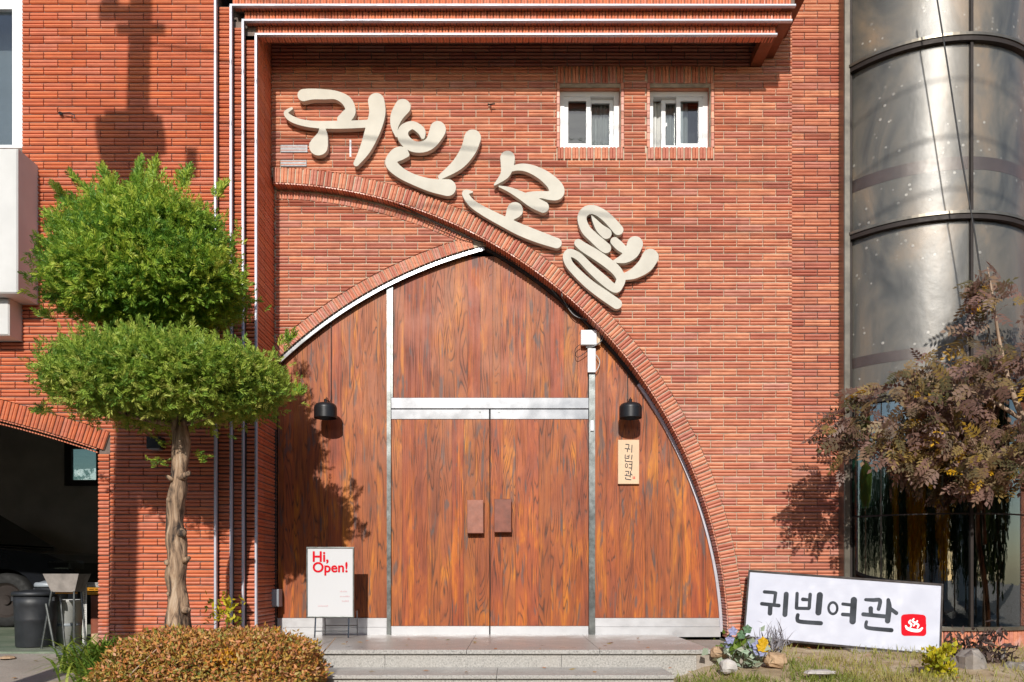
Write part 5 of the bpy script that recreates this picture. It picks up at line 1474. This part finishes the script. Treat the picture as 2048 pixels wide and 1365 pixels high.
c = W(452, 1225, -1.05); e = empty('leafy_weed', (c.x, c.y, -.15), 'small yellow-green weed growing up behind the hedge', 'plant')
n_ = 130; pos = np.array(c)+r_.normal(size=(n_,3))*np.array([.07,.05,.06]); scatter('foliage', LEAF2[0], LEAF2[1], pos, r_.normal(size=(n_,3))+np.array([0,-.4,.6]), r_.uniform(.03,.06,n_), M['yellowshrub'], e)
MB().tube([(c.x, c.y, -.16), (c.x+.01, c.y, c.z)], .005, 5).build('stem', M['lily'], e)

# ------------------------------------------------------------------ purple-leaved tree on the right
YR = -.95
pt = empty('purple_leaved_tree', (4.65, -.95, -.1), 'spreading tree with feathery purple-brown leaves before the glass bay', 'tree')
# pinnate leaf template: 4-5 leaflet pairs along +Z
tv_ = []; tf_ = []
for i in range(5):
    for sg in ((-1,1) if i < 4 else (0,)):
        b0 = np.array([0,0,.18+.19*i]); 
        d = np.array([sg*.85, .12, .52]) if sg else np.array([0,.05,1.0]); d = d/np.linalg.norm(d); ln = .40-.03*i
        w_ = np.cross(d, [0,1,0]); w_ /= np.linalg.norm(w_)
        k = len(tv_); tv_ += [b0, b0+d*ln*.45+w_*.085, b0+d*ln+np.array([0,-.05,0]), b0+d*ln*.45-w_*.085]; tf_.append([k,k+1,k+2,k+3])
k = len(tv_); tv_ += [np.array([.012,0,0]), np.array([.006,0,1.0]), np.array([-.006,0,1.0]), np.array([-.012,0,0])]; tf_.append([k,k+1,k+2,k+3])
PIN = (np.array(tv_), np.array(tf_))
zone = [(1632,852),(1690,805),(1740,772),(1790,748),(1850,712),(1895,668),(1925,625),(1945,575),(1962,540),(2005,532),(2060,560),(2230,590),(2270,930),(2060,965),(1965,985),(1905,962),(1850,945),(1790,920),(1730,935),(1690,950),(1668,925),(1690,890),(1655,880)]
r_ = np.random.default_rng(41)
pos = []; ax = []
while len(pos) < 1380:
    x, y_ = r_.uniform(1625,2260), r_.uniform(525,990)
    if not inside((x,y_), zone): continue
    # patchy density, thinner at the top
    f_ = noise.noise(Vector((x*.013, y_*.013, 2)))
    if r_.random() > (.55+f_*1.3)*(1.0 if y_ > 730 else .5): continue
    yy = YR + r_.normal()*.17
    pos.append(W(x, y_, yy)); ax.append((-.6+r_.normal()*.55, -.3+r_.normal()*.5, -.45+r_.normal()*.5))
pos = np.array(pos); n_ = len(pos)
scatter('foliage', PIN[0], PIN[1], pos, np.array(ax), r_.uniform(.105,.185,n_), M['purple'], pt, rnd=np.clip(r_.random(n_)*.98 + np.array([.42 if noise.noise(Vector((p_[0]*3.1, p_[1]*2, p_[2]*3.1)))+(.35 if (2.9 < p_[0] < 3.9 and 1.2 < p_[2] < 1.9) else 0)+r_.normal()*.22 > .60 else 0 for p_ in pos]), 0, 1.3), face=np.array([-.1,-.8,.6])+r_.normal(size=(n_,3))*.7)
brs = [[(2170,1330,.06),(2150,1150,.055),(2120,1000,.045),(2080,900,.035)],
       [(2120,1000,.035),(2050,930,.022),(1960,905,.015),(1850,860,.011),(1740,845,.008),(1650,855,.004)],
       [(2080,900,.03),(2030,800,.02),(2000,690,.013),(1985,590,.008),(1975,535,.004)],
       [(2060,850,.02),(1980,800,.013),(1900,770,.009),(1800,760,.005)],
       [(2040,930,.016),(1985,940,.010),(1950,890,.007),(1920,840,.004)],
       [(1960,905,.012),(1975,860,.007),(1990,810,.004)], [(1850,860,.009),(1880,790,.006),(1925,715,.004)], [(1700,848,.006),(1725,815,.004),(1745,770,.003)],
       [(2140,1080,.04),(2170,900,.03),(2200,700,.015)], [(2010,905,.007),(2020,950,.005),(2010,985,.003)], [(2050,940,.008),(1990,925,.006),(1965,990,.003)]]
for k, b in enumerate(brs):
    q = smooth_stroke(b, 5)
    MB().tube([W(a, c_, YR+.05*math.sin(i*.6+k)) for i, (a, c_, _) in enumerate(q)], [c_ for _, _, c_ in q], 7).build('trunk' if k == 0 else 'branch', M['bark'] if k in (0,8) else M['twig'], pt, True)
# a slack cable crossing in front of the bay
o = MB().tube([W(1868,-40,-.75), W(1895,130,-.78), W(1922,310,-.80), W(1950,470,-.82), W(1975,640,-.84), W(1990,760,-.86)], .006, 6).build('cable', M['cable_black']); tag(o, 'black cable slanting down in front of the glass bay', 'cable')

# green cloth hanging inside the lower bay
cm = MB(); nu, nv = 24, 14; yc_ = .02
for j in range(nv+1):
    for i in range(nu+1):
        u_ = i/nu; v_ = j/nv
        x = WX(1699,yc_)+(WX(1790,yc_)-WX(1699,yc_))*u_
        zb_ = WZ(1016,yc_) + .75*max(0, abs(u_-.36)-.0)**2.2 + (.32*(u_-.6)**1.5 if u_ > .6 else 0)
        cm.v.append((x, yc_+.018*math.sin(u_*19+v_*2)+.06*u_*v_, 1.945+(zb_-1.945)*v_))
cm.f = [(j*(nu+1)+i, j*(nu+1)+i+1, (j+1)*(nu+1)+i+1, (j+1)*(nu+1)+i) for j in range(nv) for i in range(nu)]
o = cm.build('hanging_cloth', M['cloth'], None, True); tag(o, 'teal green cloth hanging inside the lower left bay glass', 'cloth')

# ------------------------------------------------------------------ bed on the right: grass, flowers, stones
r_ = np.random.default_rng(51)
BL = (np.array([[-.06,0,0],[.06,0,0],[.035,.12,.55],[0,.30,1.0],[-.035,.12,.55]]), np.array([[0,1,2,4],[4,2,3,3]]))
BLq = (np.array([[-.06,0,0],[.06,0,0],[.03,.14,.6],[-.03,.14,.6],[.004,.34,1.0],[-.004,.34,1.0]]), np.array([[0,1,2,3],[3,2,4,5]]))
pos = []; rn = []
while len(pos) < 15000:
    x, y_ = r_.uniform(1.1,4.9), r_.uniform(-3.0,-.25)
    d_ = noise.noise(Vector((x*1.5, y_*1.8, 5))) + .35*noise.noise(Vector((x*5, y_*5, 1)))
    left = 1.0 if x < 2.15-.25*(y_+1.6) else (.30 if y_ > -1.7 else .7)
    if r_.random() > (.5+d_*1.1)*left: continue
    pos.append((x, y_, height_bed(x, y_)-.004)); rn.append(np.clip(r_.random()*.45 + (.0 if left == 1 else .36) + .15*d_, 0, 1))
pos = np.array(pos); n_ = len(pos)
o = scatter('lawn_grass', BLq[0], BLq[1], pos, r_.normal(size=(n_,3))*.38+np.array([0,0,1]), r_.uniform(.03,.075,n_), M['grass'], None, rnd=np.array(rn))
tag(o, 'patchy half-dry grass on the bed before the lightbox sign', 'grass', kind='stuff')
def rock(name, px, py, y, rx, ry, rz, mat, label, cat='stone', seed=0):
    c = W(px, py, y); mb = MB(); m_, n2 = 10, 7
    for j in range(n2+1):
        for i in range(m_):
            th = 2*math.pi*i/m_; ph = math.pi*j/n2
            d = Vector((math.cos(th)*math.sin(ph), math.sin(th)*math.sin(ph), math.cos(ph)))
            k = 1+.35*noise.noise(d*1.7+Vector((seed,0,0)))
            q = Vector([math.copysign(abs(x)**.75, x) for x in d]); mb.v.append((c.x+q.x*rx*k, c.y+q.y*ry*k, c.z+q.z*rz*k))
    mb.f = [(j*m_+i, (j+1)*m_+i, (j+1)*m_+(i+1)%m_, j*m_+(i+1)%m_) for j in range(n2) for i in range(m_)]
    return tag(mb.build(name, mat), label, cat)
rock('garden_stone', 1456, 1333, -1.75, .055, .05, .045, M['rock'], 'white stone in the grass before the flowers', seed=1)
rock('garden_stone', 1552, 1320, -1.45, .075, .07, .055, M['rock_tan'], 'tan stone right of the flowers', seed=2)
rock('garden_stone', 1940, 1338, -1.45, .10, .12, .13, M['rock_grey'], 'large grey stone under the dark purple plant', seed=3)
rock('garden_stone', 2035, 1345, -1.5, .09, .08, .07, M['rock_grey'], 'grey stone at the right picture edge', seed=5)
rock('garden_stone', 1438, 1305, -1.4, .06, .05, .04, M['rock_tan'], 'small brownish stone at the corner of the granite landing', seed=6)
rock('garden_stone', 1640, 1345, -1.85, .10, .05, .016, M['rock'], 'flat pale stone sunk in the dry soil', seed=8)
MB().cbox((1.30, -1.34, -.22), (1.75, -.3, -.012), .01).build('kerb', M['concrete']); bpy.data.objects['kerb']['kind'] = 'structure'
# flower clump
c = W(1490, 1310, -1.45); fl = empty('flower_clump', (c.x, c.y, -.15), 'clump of pale variegated leaves with blue and yellow pansies', 'flowers')
def cl(n, px, py, sx, sy, y=-1.45): return np.array([W(px+r_.normal()*sx, py+r_.normal()*sy, y+r_.normal()*.07) for _ in range(n)])
p = cl(110, 1492, 1308, 26, 17); scatter('foliage', LEAF2[0]*np.array([1.5,1,1]), LEAF2[1], p, r_.normal(size=p.shape)*.7+np.array([0,-.7,.4]), r_.uniform(.05,.085,len(p)), M['variegated'], fl, rnd=r_.uniform(.35,1,len(p)))
p = cl(50, 1470, 1290, 12, 8); scatter('foliage', LEAF2[0]*np.array([1.6,1,1]), LEAF2[1], p, r_.normal(size=p.shape)*.7+np.array([0,-.6,.5]), r_.uniform(.04,.07,len(p)), M['lily'], fl, rnd=r_.uniform(.3,.7,len(p)))
def pansy(px, py, y, mat, rr, parent):
    c = W(px, py, y); mb = MB(); n2 = 5
    for k in range(n2):
        a = 2*math.pi*k/n2+.3; d = Vector((math.cos(a), 0, math.sin(a))); sd = Vector((-math.sin(a), 0, math.cos(a)))
        mb.add([c, c+d*rr*.6+sd*rr*.55+Vector((0,-.006,0)), c+d*rr*1.1+Vector((0,.004,0)), c+d*rr*.6-sd*rr*.55+Vector((0,-.003,0))], [(0,1,2,3)])
    return mb.build('blossom', mat, parent)
for (px, py, m_) in ((1466,1263,'blueflower'),(1460,1280,'blueflower'),(1458,1288,'blueflower'),(1505,1287,'blueflower'),(1513,1291,'blueflower'),(1520,1283,'blueflower'),(1515,1303,'blueflower'),(1526,1305,'blueflower'),(1495,1259,'variegated'),(1483,1270,'variegated')):
    pansy(px, py, -1.52+r_.normal()*.03, M[m_], .032, fl)
for (px, py) in ((1527,1288),(1523,1294),(1530,1296),(1526,1284)): pansy(px, py, -1.56, M['yellowflower'], .035, fl)
# grey lavender tuft
c = W(1548, 1300, -1.4); lv = empty('lavender', (c.x, c.y, -.13), 'greyish lavender tuft right of the pansies', 'plant')
M['lav'] = make_leaf('lavender_grey', [(.1, (.14,.13,.15)), (.5, (.26,.25,.27)), (.9, (.40,.38,.42))], .2)
p = np.array([W(1548+r_.normal()*14, 1305-abs(r_.normal())*20, -1.4+r_.normal()*.06) for _ in range(170)])
scatter('foliage', BLq[0]*np.array([1,1,1]), BLq[1], p, r_.normal(size=p.shape)*.45+np.array([0,-.1,1]), r_.uniform(.05,.10,len(p)), M['lav'], lv)
p = np.array([W(x, yy, -1.4) for x, yy in ((1452,1282),(1455,1275),(1462,1270),(1515,1268),(1553,1262),(1560,1255),(1568,1265),(1545,1268),(1437,1290))])
scatter('stalk', BLq[0]*np.array([.4,1,1]), BLq[1], p-np.array([0,0,.06]), r_.normal(size=p.shape)*.3+np.array([0,0,1]), r_.uniform(.12,.2,len(p)), M['lav'], lv)
# yellow-green shrub
c = W(1878, 1340, -1.7); ys = empty('yellow_shrub', (c.x, c.y, -.22), 'small bright yellow-green shrub at the lower right corner of the lightbox sign', 'shrub')
cent = [(1862,1308),(1898,1302),(1880,1318),(1872,1335),(1893,1340),(1855,1350),(1880,1355),(1900,1358),(1866,1322),(1885,1330)]
p = np.array([W(cent[k % 10][0]+r_.normal()*8, cent[k % 10][1]+r_.normal()*7, -1.7+r_.normal()*.06) for k in range(520)])
scatter('foliage', LEAF2[0]*np.array([1.4,1,1]), LEAF2[1], p, r_.normal(size=p.shape)*.6+np.array([0,-.3,.8]), r_.uniform(.025,.05,len(p)), M['yellowshrub'], ys, face=np.array([0,-.8,.5])+r_.normal(size=p.shape)*.6)
MB().tube([(c.x,c.y,-.3),(c.x-.02,c.y,.0)], .006, 5).tube([(c.x,c.y,-.3),(c.x+.05,c.y,.02)], .005, 5).build('stem', M['twig'], ys)
# dark purple plant
c = W(1955, 1330, -1.2); dp = empty('dark_plant', (c.x, c.y, -.15), 'dark purple-leaved plant in front of the bay base', 'plant')
cent = [(1905,1285),(1935,1300),(1965,1290),(1985,1280),(1995,1300),(1960,1315),(1920,1310),(1975,1330),(1950,1340),(2010,1320),(1990,1345)]
p = np.array([W(cent[k % 11][0]+r_.normal()*13, cent[k % 11][1]+r_.normal()*11, -1.2+r_.normal()*.10) for k in range(420)])
scatter('foliage', LEAF2[0]*np.array([.75,1,1]), LEAF2[1], p, r_.normal(size=p.shape)*.8+np.array([0,-.3,.5]), r_.uniform(.05,.085,len(p)), M['darkplant'], dp)
st = MB()
for (a, b) in cent: st.tube([(c.x, c.y, -.2), W((a+1955)/2, b+20, -1.2), W(a, b, -1.2)], .005, 5)
st.build('stem', M['twig'], dp)

# ------------------------------------------------------------------ the street behind the camera (casts shadows, shows in the glass)
up = empty('utility_pole', (-3.40, -4.2, GZ), 'grey concrete utility pole with equipment boxes standing by the street', 'pole')
pyy = -4.2; tk_ = math.tan(SUN_EL)*math.hypot(1, SUN_TAN_AZ)/math.hypot(1, SUN_TAN_AZ)
def shadow_src(px, py, t=3.6): # point at depth P1-t whose shadow falls on the left wall at (px,py)
    q = W(px, py, P1); return Vector((q.x - SUN_TAN_AZ*t, P1-t, q.z + math.tan(SUN_EL)*t))
tp_, bt = shadow_src(286, -60), shadow_src(248, 1200)
dirp = (tp_-bt); bot_ = bt + dirp*((GZ-bt.z)/dirp.z)
MB().tube([bot_, bt.lerp(tp_,.5), tp_+dirp*.25], [.115,.098,.085], 18).build('shaft', M['pale_plastic'], up, True)
def sbox(p0, q0, p1, q1, d, name):
    a = shadow_src(p0, q0); b = shadow_src(p1, q1)
    MB().cbox((a.x, pyy-d/2, a.z), (b.x, pyy+d/2, b.z), .03).build(name, M['grey_plastic'], up)
sbox(196, 262, 330, 292, .4, 'equipment_box'); sbox(206, 292, 320, 360, .4, 'equipment_box'); sbox(214, 244, 312, 262, .3, 'equipment_box')
sbox(200, 22, 300, 44, .1, 'cross_arm'); sbox(236, 58, 332, 72, .1, 'cross_arm'); sbox(205, 5, 240, 40, .1, 'insulator')
sbox(374, 305, 396, 360, .08, 'insulator')
for k, (dz, r__) in enumerate(((0,.009),(.55,.007),(-.5,.008))):
    a = tp_+Vector((0,0,-.6+dz)); b = Vector((14, -9.0, 8.6+dz*.6))
    o = MB().tube([a.lerp(b,t)+Vector((0,0,-.9*4*t*(1-t)*.5)) for t in np.linspace(0,1,24)], r__, 6).build('overhead_cable', M['cable_black'])
    tag(o, ['topmost', 'middle', 'lowest'][[1,0,2].index(k)] + ' overhead cable running along the street from the pole', 'cable', 'overhead street cables')
def street_tree(x, y, h, rad, mat, label, seed, name):
    r = np.random.default_rng(seed); e = empty(name, (x, y, GZ), label, 'tree')
    MB().tube([(x,y,GZ),(x+.1,y,GZ+h*.4),(x,y,GZ+h*.8)], [.16,.12,.04], 10).build('trunk', M['bark'], e, True)
    n = 4200; d = r.normal(size=(n,3)); d /= np.linalg.norm(d,axis=1,keepdims=True)
    lump = np.array([noise.noise(Vector(a)*2.2+Vector((seed,0,0)))*.4 for a in d])
    pos = np.array([x,y,GZ+h*.54])+d*np.array([rad,rad,h*.42])*((r.random(n)**.4)*(1+lump))[:,None]
    scatter('crown', LEAF[0], LEAF[1], pos, r.normal(size=(n,3))+np.array([0,0,.3]), r.uniform(.16,.30,n), mat, e)
row = [(-13.5,-13.4,'e'),(-10.8,-12.8,'e'),(-8.2,-13.2,'g'),(-5.6,-12.6,'e'),(-3.2,-13.0,'g'),(-.9,-12.5,'g'),(1.5,-13.0,'e'),(4.0,-12.6,'g'),(6.6,-13.0,'e'),(9.4,-12.8,'e'),(12.2,-13.2,'e')]
words_ = ['first', 'second', 'third', 'fourth', 'fifth', 'sixth', 'seventh', 'eighth', 'ninth', 'tenth', 'eleventh']
for (x, y, lb_) in ((7.9,-2.6,'nearest the glass bay'), (8.6,-5.4,'in the middle of the right-hand row'), (9.6,-8.6,'farthest down the right-hand row')):  # unseen trees added to block the bright horizon in the bay glass
    street_tree(x, y, 4.6, 1.5, M['evergreen'], 'added unseen dark evergreen right of the building, ' + lb_, int(80-y), 'evergreen_tree')
for (x, y, lb_) in ((-16.6,-12.2,'just past the end of the ginkgo row'), (-19.6,-10.4,'second past the end of the ginkgo row'), (-22.4,-8.2,'third past the end of the ginkgo row'), (-24.5,-5.2,'last and farthest left along the street')):  # more unseen trees, added so the lower bay glass reflects less sky
    street_tree(x, y, 5.2, 2.1, M['evergreen'], 'added unseen dark evergreen far left across the street, ' + lb_, int(100-x), 'evergreen_tree')
for i, (x, y, t) in enumerate(row):
    street_tree(x, y, 4.7, 1.55, M['ginkgo' if t == 'g' else 'evergreen'], ('yellow autumn ginkgo' if t == 'g' else 'dark bushy evergreen') + ', ' + words_[i] + ' from the left in the row across the street', 61+i, 'ginkgo_tree' if t == 'g' else 'evergreen_tree')
def house(x0, x1, y, h, mat, label):
    e = empty('street_house', ((x0+x1)/2, y, GZ), label, 'house')
    MB().box((x0, y-6, GZ), (x1, y, GZ+h)).build('wall', mat, e)
    MB().poly([(x0-.3,GZ+h),(x1+.3,GZ+h),((x0+x1)/2,GZ+h+1.3)], y-6.3, y+.3).build('roof', M['rock_grey'], e)
    nw = int((x1-x0)/2.2)
    for k in range(nw):
        xx = x0+(x1-x0)*(k+.5)/nw
        w = MB().box((xx-.5, y-.02, GZ+1.0), (xx+.5, y+.04, GZ+2.2)).build('window', M['pvc'], e)
        MB().box((xx-.42, y+.041, GZ+1.08), (xx+.42, y+.05, GZ+2.12)).build('pane', M['car'], w)
house(-14, -5, -19, 3.4, M['plaque'], 'low beige house across the street on the left')
house(-3, 6, -21, 3.8, M['pale_plastic'], 'grey house behind the street trees')
house(9, 18, -19.5, 3.4, M['concrete_paint'], 'low white house across the street on the right')

# fallen leaves on steps, drive and bed
r_ = np.random.default_rng(77); pos = []
while len(pos) < 90:
    x, y_ = r_.uniform(-4.2, 3.6), r_.uniform(-2.6, -.3)
    if -2.6 < x < 1.4: z = .004 if y_ > LY else (-.121 if y_ > LY-.43 else None)
    elif x >= 1.75: z = height_bed(x, y_)+.012
    elif x < -3.1 and y_ < -.75: z = -.085+(y_+.745)*.106+.008
    else: z = None
    if z is None or (-2.6 < x < -1.1 and y_ < -1.5): continue
    pos.append((x, y_, z))
pos = np.array(pos); n_ = len(pos)
o = scatter('fallen_leaves', LEAF2[0], LEAF2[1], pos, np.concatenate([r_.normal(size=(n_,2)), r_.normal(size=(n_,1))*.08], 1), r_.uniform(.03,.06,n_), M['hedge'], None, face=np.array([0,0,1.])+r_.normal(size=(n_,3))*.15)
tag(o, 'scattered dry leaves on the steps and ground', 'leaves', kind='stuff')
